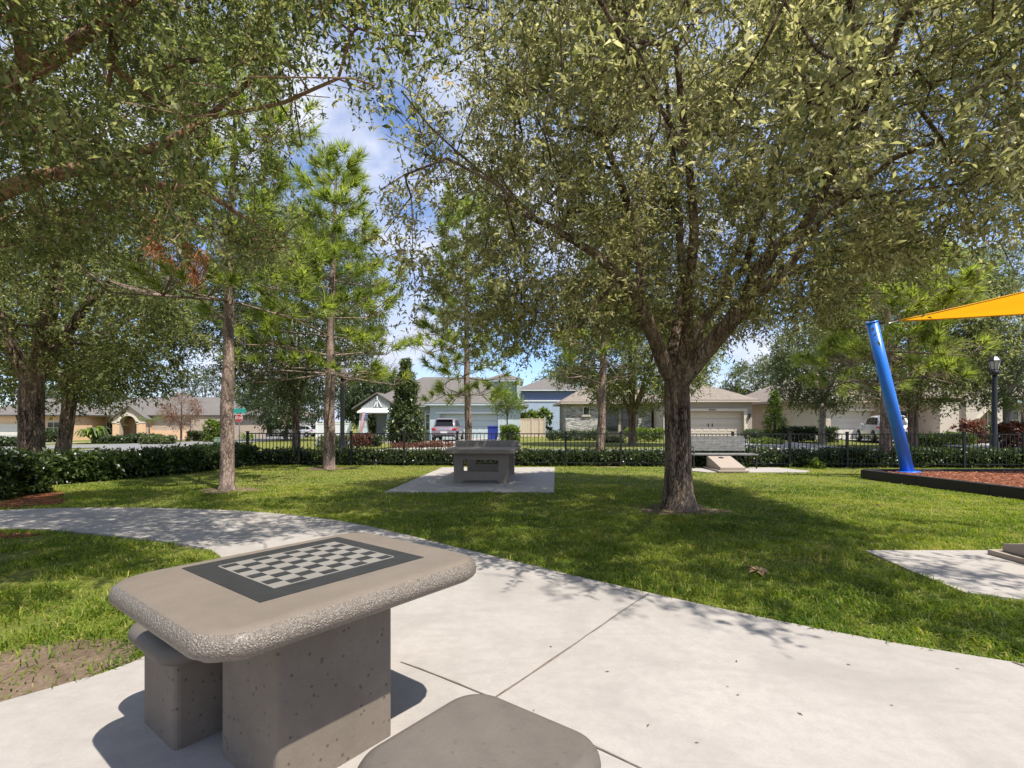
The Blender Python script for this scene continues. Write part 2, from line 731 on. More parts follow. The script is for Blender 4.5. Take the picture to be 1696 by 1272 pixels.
M_TABLE = concrete('table_concrete', (0.195, 0.160, 0.126), 0.16, (0.15, 0.122, 0.095), 0.06, 0.5)
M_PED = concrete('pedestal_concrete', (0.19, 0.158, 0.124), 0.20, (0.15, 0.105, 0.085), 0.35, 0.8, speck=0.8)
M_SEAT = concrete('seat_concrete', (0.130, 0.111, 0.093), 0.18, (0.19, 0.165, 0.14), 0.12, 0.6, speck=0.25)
M_PING = concrete('tennis_concrete', (0.265, 0.215, 0.175), 0.14, (0.15, 0.13, 0.11), 0.15, 0.7)
M_CORN = concrete('board_concrete', (0.36, 0.295, 0.24), 0.08, (0.33, 0.26, 0.2), 0.1)


def rim_material():
    m = NT('exposed_aggregate')
    m.set(0.45, 0, 0.5)
    v = m.coords()
    vo = m.n('ShaderNodeTexVoronoi')
    vo.inputs['Scale'].default_value = 150
    m.l(v, vo.inputs['Vector'])
    nz = m.noise(v, 40, 3)
    c = m.ramp(vo.outputs['Color'], [(0.0, (0.125, 0.102, 0.08)), (0.5, (0.19, 0.16, 0.13)), (1.0, (0.32, 0.28, 0.235))])
    gap = m.ramp(vo.outputs['Distance'], [(0.25, 0.0), (0.62, 0.8)])
    m.base(m.mix(gap, c, (0.13, 0.105, 0.082)))
    hh = m.mix(0.5, m.ramp(vo.outputs['Distance'], [(0.0, 1.0), (0.6, 0.0)]), nz)
    m.bump(hh, 0.7, 0.010)
    return m.mat


M_RIM = rim_material()
M_SLATE = plain('dark_inlay', (0.024, 0.0235, 0.023), 0.6, var=0.18, scale=18, bump=0.05)
M_SQUARE = concrete('pale_inlay', (0.225, 0.207, 0.182), 0.10, (0.3, 0.27, 0.23), 0.05, 0.6)
M_JOINT = plain('joint_fill', (0.17, 0.13, 0.10), 0.95, var=0.3, scale=20)
M_BLACK = plain('black_paint', (0.012, 0.012, 0.013), 0.35)
M_FENCE = plain('fence_paint', (0.009, 0.0085, 0.0085), 0.5)
M_BLUE = plain('blue_paint', (0.022, 0.175, 0.68), 0.30, var=0.05, spec=0.55)
M_BINBLUE = plain('blue_plastic', (0.018, 0.045, 0.30), 0.45, var=0.06)
M_EDGE = plain('black_rubber', (0.016, 0.012, 0.011), 0.6, var=0.2, bump=0.1, bscale=30)
M_STEEL = plain('steel', (0.45, 0.45, 0.44), 0.35, metal=0.9)
M_GREYSLAT = plain('grey_plank', (0.20, 0.195, 0.185), 0.55, var=0.28, scale=9, bump=0.1)
M_WHITE = plain('white_paint', (0.72, 0.72, 0.70), 0.5, var=0.04)
M_CREAMTRIM = plain('cream_trim', (0.66, 0.58, 0.48), 0.6, var=0.05)
M_GLASS = plain('window_glass', (0.015, 0.017, 0.02), 0.08, spec=0.8, var=0.1)
M_LAMPGLASS = plain('lantern_glass', (0.42, 0.42, 0.40), 0.25)


def mulch_material():
    m = NT('red_mulch')
    m.set(0.95, 0, 0.15)
    v = m.coords((1, 1, 1))
    vo = m.n('ShaderNodeTexVoronoi')
    vo.inputs['Scale'].default_value = 22
    m.l(v, vo.inputs['Vector'])
    a = m.noise(v, 7, 5, 0.7)
    c = m.ramp(vo.outputs['Color'], [(0.0, (0.055, 0.018, 0.010)), (0.5, (0.20, 0.065, 0.030)), (1.0, (0.38, 0.15, 0.075))])
    c = m.mix(m.ramp(a, [(0.4, 0.0), (0.75, 0.6)]), c, (0.10, 0.035, 0.02))
    m.base(c)
    m.bump(m.mix(0.5, vo.outputs['Distance'], a), 1.0, 0.05)
    return m.mat


M_MULCH = mulch_material()


def lawn_material():
    m = NT('lawn')
    m.set(0.95, 0, 0.15)
    v = m.coords()
    big = m.noise(v, 0.33, 4, 0.6, 0.8)
    mid = m.noise(v, 2.4, 5, 0.65)
    vf = m.coords((1, 1, 1))
    fine = m.noise(vf, 38, 4, 0.75)
    c = m.ramp(mid, [(0.25, (0.085, 0.115, 0.018)), (0.5, (0.165, 0.185, 0.034)), (0.75, (0.25, 0.235, 0.06))])
    c = m.mix(m.ramp(big, [(0.42, 0.0), (0.7, 0.65)]), c, (0.30, 0.25, 0.08))
    c = m.mix(m.ramp(fine, [(0.36, 0.6), (0.6, 0.0)]), c, (0.05, 0.065, 0.015))
    soil = m.noise(v, 1.15, 5, 0.7, 1.0)
    c = m.mix(m.ramp(soil, [(0.60, 0.0), (0.70, 0.7)]), c, (0.22, 0.165, 0.115))
    m.base(c)
    m.bump(fine, 0.8, 0.03)
    return m.mat


def soil_material():
    m = NT('bare_soil')
    m.set(0.97, 0, 0.1)
    v = m.coords()
    a = m.noise(v, 3.0, 6, 0.7, 0.5)
    b = m.noise(v, 60, 3, 0.7)
    c = m.ramp(a, [(0.3, (0.10, 0.068, 0.045)), (0.55, (0.20, 0.145, 0.10)), (0.75, (0.31, 0.245, 0.185))])
    c = m.mix(m.ramp(b, [(0.4, 0.6), (0.62, 0.0)]), c, (0.10, 0.07, 0.05))
    m.base(c)
    m.bump(m.mix(0.5, a, b), 0.7, 0.02)
    return m.mat


M_LAWN = lawn_material()
M_SOIL = soil_material()
M_ROAD = concrete('road_surface', (0.21, 0.20, 0.19), 0.10, (0.18, 0.17, 0.16), 0.1)
M_DRIVE = concrete('driveway', (0.38, 0.35, 0.31), 0.10, (0.30, 0.32, 0.27), 0.1)


# ================================================================ ground sheets
def struct(o):
    o['kind'] = 'structure'
    return o


xs = np.unique(np.concatenate([np.linspace(-900, -100, 9), np.arange(-100, 100.1, 2.0), np.linspace(100, 900, 9)]))
ys = np.unique(np.concatenate([np.linspace(-200, -10, 4), np.arange(-10, 120.1, 2.0), np.linspace(120, 1500, 10)]))
mb = MB()
vs = [(x, y, g(x, y)) for y in ys for x in xs]
nx = len(xs)
fs = [(j * nx + i, j * nx + i + 1, (j + 1) * nx + i + 1, (j + 1) * nx + i) for j in range(len(ys) - 1) for i in range(nx - 1)]
mb.add(vs, fs, 0, True)
struct(mb.build('lawn', M_LAWN, fixn=False))


def chaikin(pts, it=2, keep=()):
    for _ in range(it):
        out = []
        n = len(pts)
        for i in range(n):
            a, b = pts[i], pts[(i + 1) % n]
            out.append((a[0] * .75 + b[0] * .25, a[1] * .75 + b[1] * .25))
            out.append((a[0] * .25 + b[0] * .75, a[1] * .25 + b[1] * .75))
        pts = out
    return pts


def inside(poly, X, Y):
    X = np.asarray(X)
    Y = np.asarray(Y)
    r = np.zeros(X.shape, bool)
    n = len(poly)
    for i in range(n):
        x0, y0 = poly[i]
        x1, y1 = poly[(i + 1) % n]
        c = (y0 > Y) != (y1 > Y)
        with np.errstate(divide='ignore', invalid='ignore'):
            xi = (x1 - x0) * (Y - y0) / (y1 - y0 if y1 != y0 else 1e-9) + x0
        r ^= c & (X < xi)
    return r


def sheet(name, poly, z, mat, thick=0.03):
    mb = MB()
    mb.xy(poly, z - thick, z)
    return struct(mb.build(name, mat))


def ragged(pts, amp=0.13):
    pts = chaikin(pts, 4)
    return [(x + amp * (noise.noise(Vector((x * 2.3, y * 2.3, 1))) + .6 * noise.noise(Vector((x * 7, y * 7, 4)))), y + amp * (noise.noise(Vector((x * 2.3, y * 2.3, 9))) + .6 * noise.noise(Vector((x * 7, y * 7, 14))))) for x, y in pts]


PATH = [(7.5, 0.3), (6, 1.2), (4.0, 2.28), (2.81, 2.87), (2.085, 3.26), (1.07, 4.04), (-.36, 5.31), (-1.75, 6.6), (-2.79, 7.3), (-4.06, 7.79), (-5.6, 8.06), (-7.0, 8.06), (-7.8, 7.8), (-11, 6.5),
        (-11, 5.0), (-8.0, 6.3), (-6.44, 6.53), (-5.6, 6.42), (-4.59, 6.08), (-3.64, 5.7), (-3.1, 5.4), (-2.7, 4.9), (-2.42, 4.3), (-2.2, 3.6), (-2.02, 2.93), (-2.44, 2.475), (-4.5, .2), (-6, -1.6), (-7, -4), (7.5, -4)]
PATHS = chaikin(PATH, 2)
sheet('path', PATHS, 0.022, M_CONC, 0.05)


def strip(name, pts, w, z, mat):
    rng = random.Random(len(name) + len(pts))
    mb = MB()
    P = []
    for k in range(len(pts) - 1):
        a, b = Vector(pts[k]).to_2d(), Vector(pts[k + 1]).to_2d()
        m = max(2, int((b - a).length / 0.12))
        for j in range(m):
            P.append(a.lerp(b, j / m))
    P.append(Vector(pts[-1]).to_2d())
    L = []
    for i, p in enumerate(P):
        dd = (P[min(i + 1, len(P) - 1)] - P[max(0, i - 1)]).normalized()
        nn = Vector((-dd.y, dd.x))
        ww = w * rng.uniform(0.5, 1.25)
        o = nn * rng.uniform(-w, w) * 0.35
        L.append((p + o + nn * ww / 2, p + o - nn * ww / 2))
    for i in range(len(L) - 1):
        a, b = L[i], L[i + 1]
        mb.quad((*a[0], z), (*a[1], z), (*b[1], z), (*b[0], z))
    return struct(mb.build(name, mat, fixn=False))


strip('path_line', [(1.07, 4.04), (-0.05, 2.55), (-0.55, 1.9), (-1.9, 0.2)], 0.011, 0.0265, M_JOINT)
strip('path_line', [(-0.62, 2.88), (-0.38, 2.72), (-.09, 2.5), (0.55, 1.95), (1.9, 0.8)], 0.010, 0.027, M_JOINT)
strip('path_line', [(2.78, 2.88), (2.9, 2.6), (2.6, 1.6)], 0.02, 0.0265, M_JOINT)

PAD_PING = [(-2.42, 9.85), (0.80, 9.85), (1.25, 15.2), (-2.03, 15.2)]
sheet('table_pavement', PAD_PING, 0.02, M_PADC)
PAD_CORN = [(4.3, 14.95), (5.15, 13.72), (7.75, 13.72), (8.1, 14.1), (7.7, 15.1), (4.6, 15.1)]
sheet('board_pavement', PAD_CORN, 0.02, M_PADC)
PAD_NEAR = [(3.68, 5.40), (6.9, 5.40), (6.9, 3.6), (4.2, 3.83), (3.85, 3.9), (3.56, 4.07), (3.58, 4.6)]
PAD_NEARS = chaikin(PAD_NEAR, 1)
sheet('board_pavement', PAD_NEAR, 0.02, M_PADC)
BED_L = ragged([(-13, 11.2), (-9.6, 10.4), (-8.5, 9.9), (-8.0, 9.2), (-7.4, 8.5), (-7.8, 8.1), (-9.5, 7.6), (-13, 7)])
sheet('mulch_ground', BED_L, 0.012, M_MULCH, 0.02)
BED_N = ragged([(-7.5, 6.4), (-6.2, 6.42), (-5.6, 6.2), (-6.0, 6.0), (-7.5, 5.9)])
sheet('mulch_ground', BED_N, 0.012, M_MULCH, 0.02)
BARE = ragged([(-2.05, 3.0), (-2.35, 2.5), (-3.2, 1.6), (-4.6, 0.6), (-4.9, 1.6), (-3.9, 2.4), (-3.1, 2.9), (-2.5, 3.4)])
sheet('bare_ground', BARE, 0.008, M_SOIL, 0.02)

WORN = []
for (wx0, wy0, wr0) in ((-5.6, 10.25, .48), (-5.3, 14.95, .5), (2.6, 8.0, .5), (2.8, 15.9, .45)):
    pp = ragged([(wx0 + wr0 * 1.3 * math.cos(a) * (1 + .3 * math.sin(3 * a + wx0)), wy0 + wr0 * math.sin(a)) for a in [6.283 * i / 10 for i in range(10)]], 0.2)
    WORN.append(pp)
    sheet('bare_ground', pp, 0.006, M_SOIL, 0.02)

# playground pit
PIT = [(8.3, 12.35), (30, 12.9), (30, 2.0), (9.7, 2.2)]


def ribbon(name, cl, w, z, mat):
    """road draped on the land along a centre line"""
    mb = MB()
    P = []
    for k in range(len(cl) - 1):
        a, b = Vector(cl[k]), Vector(cl[k + 1])
        m = max(1, int((b - a).length / 1.5))
        P += [a.lerp(b, j / m) for j in range(m)]
    P.append(Vector(cl[-1]))
    for _ in range(12):
        P = [P[0]] + [(P[i - 1] + P[i] * 2 + P[i + 1]) / 4 for i in range(1, len(P) - 1)] + [P[-1]]
    nw = max(2, int(w / 2))
    vs = []
    for i, p in enumerate(P):
        dd = (P[min(i + 1, len(P) - 1)] - P[max(0, i - 1)]).normalized()
        nn = Vector((-dd.y, dd.x))
        for j in range(nw + 1):
            q = p + nn * w * (j / nw - 0.5)
            vs.append((q.x, q.y, g(q.x, q.y) + z))
    fs = [(i * (nw + 1) + j, i * (nw + 1) + j + 1, (i + 1) * (nw + 1) + j + 1, (i + 1) * (nw + 1) + j) for i in range(len(P) - 1) for j in range(nw)]
    mb.add(vs, fs, 0, True)
    return struct(mb.build(name, mat, fixn=False))


ribbon('road', [(-110, 34), (-75, 38), (-50, 42), (-38, 47), (-32, 55), (-33, 72), (-38, 92), (-48, 125)], 8, 0.055, M_ROAD)
ribbon('street', [(-34, 50), (-26, 30), (-16, 22.5), (0, 21), (30, 21.5), (70, 23)], 6.5, 0.065, M_ROAD)
ribbon('pavement', [(-100, 45), (-75, 47.5), (-55, 50.5), (-46, 53.5), (-41, 60), (-42, 78)], 1.5, 0.07, M_DRIVE)
ribbon('driveway_pavement', [(-3.6, 23), (-3.5, 42.2)], 5.6, 0.07, M_DRIVE)
ribbon('driveway_pavement', [(14.0, 24), (15.4, 39.6)], 5.4, 0.07, M_DRIVE)
ribbon('driveway_pavement', [(25.4, 24.5), (26.8, 39.6)], 5.6, 0.07, M_DRIVE)
ribbon('driveway_pavement', [(-60, 44), (-62.5, 60)], 6, 0.075, M_DRIVE)
# ================================================================ chess table and stools
def rrect(w, l, r, n=7):
    r = max(r, 0.002)
    pts = []
    for cx, cy, a0 in ((w / 2 - r, l / 2 - r, 0), (-w / 2 + r, l / 2 - r, 90), (-w / 2 + r, -l / 2 + r, 180), (w / 2 - r, -l / 2 + r, 270)):
        for i in range(n + 1):
            a = R(a0 + 90 * i / n)
            pts.append((cx + r * math.cos(a), cy + r * math.sin(a)))
    return pts


def slab(mb, w, l, r, z0, z1, e, c=(0, 0), nprof=8, n=8, rim=1, top=0, jag=0.0):
    """rounded slab with a bull-nosed edge; faces on the nose get material index rim"""
    rings = []
    zc, hz = (z0 + z1) / 2, (z1 - z0) / 2
    for i in range(nprof + 1):
        a = -math.pi / 2 + math.pi * i / nprof
        ins = e * (1 - math.cos(a))
        rings.append((ins, zc + hz * math.sin(a)))
    vs, fs, ms = [], [], []
    k = None
    for q, (ins, z) in enumerate(rings):
        p = rrect(w - 2 * ins, l - 2 * ins, r - ins * 0.7, n)
        k = len(p)
        for x, y in p:
            j = jag * noise.noise(Vector((x * 45, y * 45, z * 45))) if 0 < q < nprof else 0
            s = 1 + j / max(0.1, math.hypot(x, y))
            vs.append((x * s + c[0], y * s + c[1], z))
    b = len(mb.v)
    mb.v += vs
    for i in range(nprof):
        for j in range(k):
            mb.f.append([b + i * k + j, b + i * k + (j + 1) % k, b + (i + 1) * k + (j + 1) % k, b + (i + 1) * k + j])
            mb.m.append(rim if i < nprof * 0.72 else top)
            mb.sm.append(True)
    mb.f.append([b + j for j in range(k - 1, -1, -1)])
    mb.m.append(rim)
    mb.sm.append(False)
    mb.f.append([b + nprof * k + j for j in range(k)])
    mb.m.append(top)
    mb.sm.append(False)
    return mb


TC = (-0.84, 2.15)
ct = thing('game_table', 'large tan concrete chess table with rounded pebbly edge in the foreground', 'table', (*TC, 0.022), R(52.1))
mb = slab(MB(), 1.18, 0.965, 0.15, 0.642, 0.738, 0.058, nprof=10, n=14, jag=0.006)
mb.build('table_top', [M_TABLE, M_RIM], ct)
mb = MB().xy(rrect(0.51, 0.44, 0.02, 3), 0.0, 0.636)
mb.build('pedestal', M_PED, ct)
mu, mv = 0.023, 0.053
mb = MB().box(mu - 0.362, mu + 0.362, mv - 0.325, mv + 0.325, 0.732, 0.7405)
inlay = mb.build('inlay_panel', M_SLATE, ct)
bu, bv, sw, sh = 0.033, 0.058, 0.0686, 0.0579
mb = MB()
zz = 0.7425
for i in range(8):
    for j in range(8):
        if (i + j) % 2 == 0:
            x0, y0 = bu + (i - 4) * sw, bv + (j - 4) * sh
            mb.box(x0, x0 + sw, y0, y0 + sh, 0.7395, zz)
t_ = 0.007
for i in range(8):                                   # thin pale outline beside the dark border squares
    x0 = bu + (i - 4) * sw
    if (i + 0) % 2 == 1:
        mb.box(x0, x0 + sw, bv - 4 * sh, bv - 4 * sh + t_, 0.7395, zz)
    if (i + 7) % 2 == 1:
        mb.box(x0, x0 + sw, bv + 4 * sh - t_, bv + 4 * sh, 0.7395, zz)
for j in range(8):
    y0 = bv + (j - 4) * sh
    if j % 2 == 1:
        mb.box(bu - 4 * sw, bu - 4 * sw + t_, y0, y0 + sh, 0.7395, zz)
    if (j + 7) % 2 == 1:
        mb.box(bu + 4 * sw - t_, bu + 4 * sw, y0, y0 + sh, 0.7395, zz)
mb.build('board_squares', M_SQUARE, inlay)


def stool(name, u, v, label, w=0.54, d=0.54, ped=0.36):
    c, s = math.cos(R(52.1)), math.sin(R(52.1))
    x, y = TC[0] + u * c + v * s, TC[1] + u * s - v * c
    t = thing(name, label, 'stool', (x, y, 0.022), R(52.1), 'concrete stools of the chess table')
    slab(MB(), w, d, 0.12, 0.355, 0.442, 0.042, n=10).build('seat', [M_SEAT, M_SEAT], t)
    MB().xy(rrect(ped + 0.06, ped, 0.025, 3), 0, 0.356).build('pedestal', M_PED, t)
    return t


stool('stool', -0.155, -0.565, 'concrete stool half hidden under the left end of the chess table')
stool('stool', -0.12, 1.05, 'concrete stool whose flat top shows at the bottom edge, nearest the viewer')

# ================================================================ table-tennis table
tt = thing('tennis_table', 'grey concrete table tennis table standing on a pad in the lawn', 'table tennis table', (-0.60, 12.40, 0.02), R(-4.0))
mb = MB().xy(rrect(1.50, 2.74, 0.03, 3), 0.655, 0.742)
mb.build('table_top', M_PING, tt, bevel=0.012)
for yy in (-1.02, 0.86):
    mb = MB()
    y0, y1 = yy - 0.07, yy + 0.07
    W2 = 0.60
    mb.box(-W2, -0.40, y0, y1, 0.12, 0.656)
    mb.box(0.38, W2, y0, y1, 0.12, 0.656)
    mb.box(-0.40, 0.38, y0, y1, 0.50, 0.656)
    mb.box(-0.40, 0.38, y0, y1, 0.12, 0.25)
    mb.xz([(-W2, 0), (-0.42, 0), (-0.37, 0.058), (-0.37, 0.12), (-W2, 0.12)], y0, y1)
    mb.xz([(W2, 0), (W2, 0.12), (0.35, 0.12), (0.35, 0.058), (0.40, 0)], y0, y1)
    mb.box(-0.37, 0.35, y0, y1, 0.06, 0.12)
    mb.build('support', M_PING, tt)
mb = MB().box(-0.76, 0.76, -0.045, 0.045, 0.741, 0.885)
mb.build('net', concrete('net_concrete', (0.27, 0.24, 0.215), 0.3, (0.40, 0.36, 0.32), 0.2, 0.6), tt, bevel=0.008)


# ================================================================ bag-toss boards
def corn(label, x, y, rz):
    t = thing('toss_board', label, 'cornhole board', (x, y, 0.02), rz, 'concrete bag toss boards facing each other')
    mb = MB().box(-0.40, 0.40, -0.64, 0.66, 0, 0.05)
    mb.build('base_slab', M_CORN, t, bevel=0.008)
    mb = MB()
    prof = [(-0.56, 0.05), (-0.56, 0.125), (0.58, 0.375), (0.58, 0.05)]
    mb.yz(prof, -0.325, 0.325)
    b = mb.build('sloping_board', M_CORN, t, bevel=0.01)
    mb = MB()
    a = math.atan2(0.25, 1.14)
    yc = 0.33
    zc = 0.125 + (yc + 0.56) * math.tan(a) + 0.0035
    ring = [(0.078 * math.cos(w), 0.078 * math.sin(w)) for w in [2 * math.pi * i / 20 for i in range(20)]]
    mb.add([(p[0], yc + p[1] * math.cos(a), zc + p[1] * math.sin(a)) for p in ring], [list(range(20))])
    mb.build('hole', M_BLACK, t)
    return t


corn('tan concrete cornhole board sloping up towards the grey bench', 5.86, 14.25, R(-3))
corn('brown concrete cornhole board cut off by the right edge of the photo', 5.20, 4.60, R(180))

# ================================================================ bench
bn = thing('bench', 'grey slatted park bench behind the cornhole board at the fence', 'bench', (6.05, 15.05, 0.0), R(-1.5))
mb = MB()
for k in range(7):
    z = 0.50 + k * 0.062
    mb.box(-0.84, 0.80, 0.20 + k * 0.018, 0.235 + k * 0.018, z, z + 0.057)
mb.build('backrest', M_GREYSLAT, bn)
mb = MB()
for k in range(5):
    mb.box(-0.90, 0.95, -0.32 + k * 0.1, -0.23 + k * 0.1, 0.40, 0.435)
mb.build('seat', M_GREYSLAT, bn)
for sx in (-0.86, 0.90):
    mb = MB()
    mb.tube([(sx, -0.30, 0), (sx, -0.30, 0.62), (sx, 0.18, 0.64)], 0.022, 8)
    mb.tube([(sx, 0.24, 0), (sx, 0.17, 0.41), (sx, 0.30, 0.92)], 0.022, 8)
    mb.tube([(sx, -0.30, 0.385), (sx, 0.2, 0.385)], 0.02, 8)
    mb.build('end_frame', M_BLACK, bn)

# ================================================================ fence
FA, FB = Vector((-8.26, 16.2)), Vector((14.8, 15.0))
FD = (FB - FA).normalized()
fa = math.atan2(FD.y, FD.x)
SEG = (FB - FA).length / 14
fn = thing('picket_fence', 'long black metal picket fence along the back of the lawn', 'fence', (FA.x, FA.y, 0), fa)
NSEG = 20
for k in range(NSEG + 1):
    mb = MB()
    x = k * SEG
    mb.box(x - 0.032, x + 0.032, -0.032, 0.032, 0, 1.04)
    mb.xy([(x - 0.042, -0.042), (x + 0.042, -0.042), (x + 0.042, 0.042), (x - 0.042, 0.042)], 1.04, 1.06)
    mb.build('post', M_FENCE, fn)
    if k < NSEG:
        mb = MB()
        a, b = x + 0.033, x + SEG - 0.033
        for z in (0.10, 0.97):
            mb.box(a, b, -0.016, 0.016, z, z + 0.03)
        n = 13
        for i in range(n):
            px = a + (b - a) * (i + 1) / (n + 1)
            mb.box(px - 0.0085, px + 0.0085, -0.0085, 0.0085, 0.05, 0.968)
        mb.build('picket_panel', M_FENCE, fn)

# ================================================================ playground pit, pole and sail
pt = thing('playground_border', 'black rubber border round the red mulch of the playground', 'border', (PIT[0][0], PIT[0][1], 0))
o0 = Vector(PIT[0])


def curb(name, a, b, w=0.15, h=0.215):
    a, b = Vector(a) - o0, Vector(b) - o0
    dd = (b - a).normalized()
    nn = Vector((-dd.y, dd.x)) * w
    mb = MB()
    m = max(1, int((b - a).length / 1.3))
    for i in range(m):
        p = a.lerp(b, i / m) + dd * (0.004 if i else 0)
        q = a.lerp(b, (i + 1) / m)
        mb.xy([tuple(p), tuple(q), tuple(q + nn), tuple(p + nn)], 0, h)
    mb.build(name, M_EDGE, pt, bevel=0.01)


curb('side_timber', (9.7, 2.2), (8.3, 12.35), -0.15)
curb('back_timber', (8.46, 12.5), (30, 13.05), -0.15)
sheet('mulch_ground', [(8.44, 12.3), (30, 12.85), (30, 2), (9.84, 2.2)], 0.165, M_MULCH, 0.16)
rng = np.random.default_rng(5)
n = 9000
yy = 3 + 9.3 * rng.random(n)
xx = 8.5 + (12.3 - yy) * 0.138 + 5.5 * rng.random(n) ** 1.2
dv = unit(rng, n) * np.array([1, 1, 0.25])
P = np.stack([xx, yy, 0.172 + 0.02 * rng.random(n)], 1)
Ls = (0.03 + 0.05 * rng.random((n, 1)))
sd = nrm(np.cross(dv, np.array([[0, 0, 1.0]]))) * Ls * 0.22
V = np.stack([P - dv * Ls / 2 - sd, P + dv * Ls / 2 - sd, P + dv * Ls / 2 + sd, P - dv * Ls / 2 + sd], 1).reshape(-1, 3)
M_CHIP = leafmat('mulch_chip', [(0.0, (0.07, 0.022, 0.012)), (0.6, (0.24, 0.08, 0.035)), (1.0, (0.42, 0.18, 0.09))], 0.02, 0.9)
raw_mesh('bark_litter', V, 4, rng.random(n), M_CHIP, None, 'stuff')

pb = at(1504, 778, 12.25)
ptop = at(1444, 534, 12.1)
po = thing('shade_pole', 'thick leaning blue steel pole that holds up the yellow shade sail', 'pole', (pb.x, pb.y, 0.14))
ax = (ptop - Vector((pb.x, pb.y, 0.14)))
mb = MB()
mb.tube([Vector((0, 0, 0)) - ax * 0.02, ax * 0.5, ax], [0.135, 0.128, 0.121], 28)
body = mb.build('post', M_BLUE, po)
mb = MB()
axn = ax.normalized()
mb.tube([ax - axn * 0.015, ax + axn * 0.02], [0.128, 0.128], 28)
mb.build('cap', M_BLUE, po)
MB().lathe([(0.25, 0.0), (0.25, 0.045), (0.24, 0.05)], 24).build('base_plate', M_BLUE, po)
mb = MB()
tip = Vector((8.98, 12.05, 3.70))
tipl = tip - Vector((pb.x, pb.y, 0.14))
anchor = ax - axn * 0.10 + Vector((0.12, 0, 0))
mb.tube([anchor, tipl], 0.011, 6)
mb.tube([anchor.lerp(tipl, 0.35), anchor.lerp(tipl, 0.75)], 0.02, 8)
mb.build('turnbuckle', M_STEEL, po)

sl_mat = NT('yellow_sailcloth')
sl_mat.set(0.75, 0, 0.2)
sl_mat.base((0.80, 0.41, 0.010))
sl_mat.bump(sl_mat.noise(sl_mat.coords((1, 1, 1)), 3.0, 8, 0.8), 0.35, 0.03)
tr = sl_mat.n('ShaderNodeBsdfTranslucent')
tr.inputs['Color'].default_value = (0.86, 0.43, 0.012, 1)
mx = sl_mat.n('ShaderNodeMixShader')
mx.inputs[0].default_value = 0.55
sl_mat.l(sl_mat.b.outputs[0], mx.inputs[1])
sl_mat.l(tr.outputs[0], mx.inputs[2])
sl_mat.l(mx.outputs[0], sl_mat.out.inputs['Surface'])
A, B, C_ = tip, Vector((15.0, 9.4, 5.35)), Vector((18.0, 12.4, 4.35))
NS = 22
mb = MB()
idx = {}
for i in range(NS + 1):
    for j in range(NS + 1 - i):
        a, b = i / NS, j / NS
        c = 1 - a - b
        p = A * c + B * a + C_ * b
        cen = (A + B + C_) / 3
        e = (a * c) * 0.28 + (b * c) * 0.22 + (a * b) * 0.3
        p = p.lerp(cen, e) - UP * (0.35 * (a * b + b * c + a * c))
        p = p + UP * 0.012 * math.sin(9 * b / (a + b + 0.05)) * min(1, 6 * c * (a + b))
        idx[i, j] = len(mb.v)
        mb.v.append(tuple(p))
for i in range(NS):
    for j in range(NS - i):
        mb.f.append([idx[i, j], idx[i + 1, j], idx[i, j + 1]])
        mb.m.append(0)
        mb.sm.append(True)
        if j < NS - i - 1:
            mb.f.append([idx[i + 1, j], idx[i + 1, j + 1], idx[i, j + 1]])
            mb.m.append(0)
            mb.sm.append(True)
edge1 = [Vector(mb.v[idx[i, 0]]) for i in range(NS + 1)]
edge2 = [Vector(mb.v[idx[0, j]]) for j in range(NS + 1)]
sail = thing('shade_sail', 'yellow orange triangular shade sail stretched from the blue pole', 'shade sail', tuple(A))
mb.v = [tuple(Vector(v) - A) for v in mb.v]
mb.build('sailcloth', sl_mat.mat, sail, fixn=False)
mb_sail = list(mb.v)
mb = MB()
mb.tube([p - A for p in edge1], 0.018, 6)
mb.tube([p - A for p in edge2], 0.018, 6)
mb.build('hem', plain('sail_hem', (0.62, 0.27, 0.008), 0.8), sail)


# ================================================================ street lamps
def lamp(label, x, y):
    z0 = g(x, y)
    t = thing('street_lamp', label, 'street lamp', (x, y, z0), 0, 'black street lamps along the street')
    mb = MB()
    mb.lathe([(0.20, 0), (0.20, 0.08), (0.15, 0.14), (0.13, 0.6), (0.085, 0.75), (0.075, 2.85), (0.06, 3.0)], 14)
    mb.build('post', M_BLACK, t)
    mb = MB()
    mb.lathe([(0.06, 3.0), (0.15, 3.03), (0.15, 3.16), (0.09, 3.19), (0.11, 3.21)], 14)
    mb.build('collar', M_BLACK, t)
    mb = MB()
    mb.lathe([(0.11, 3.21), (0.175, 3.50), (0.17, 3.52)], 8, smooth=False)
    mb.build('lantern', M_LAMPGLASS, t)
    mb = MB()
    mb.lathe([(0.20, 3.50), (0.20, 3.53), (0.10, 3.66), (0.035, 3.68), (0.03, 3.76), (0.005, 3.80)], 8, smooth=False)
    for i in range(8):
        w = 2 * math.pi * i / 8
        mb.tube([(0.112 * math.cos(w), 0.112 * math.sin(w), 3.21), (0.178 * math.cos(w), 0.178 * math.sin(w), 3.51)], 0.009, 4)
    mb.build('hood', M_BLACK, t)


lamp('black lantern street lamp standing clear at the right of the blue pole', gx(1647, 18.5), 18.5)
lamp('black lamp post with its lantern lost in the foliage by the white flagged porch', gx(567, 20.0), 20.0)

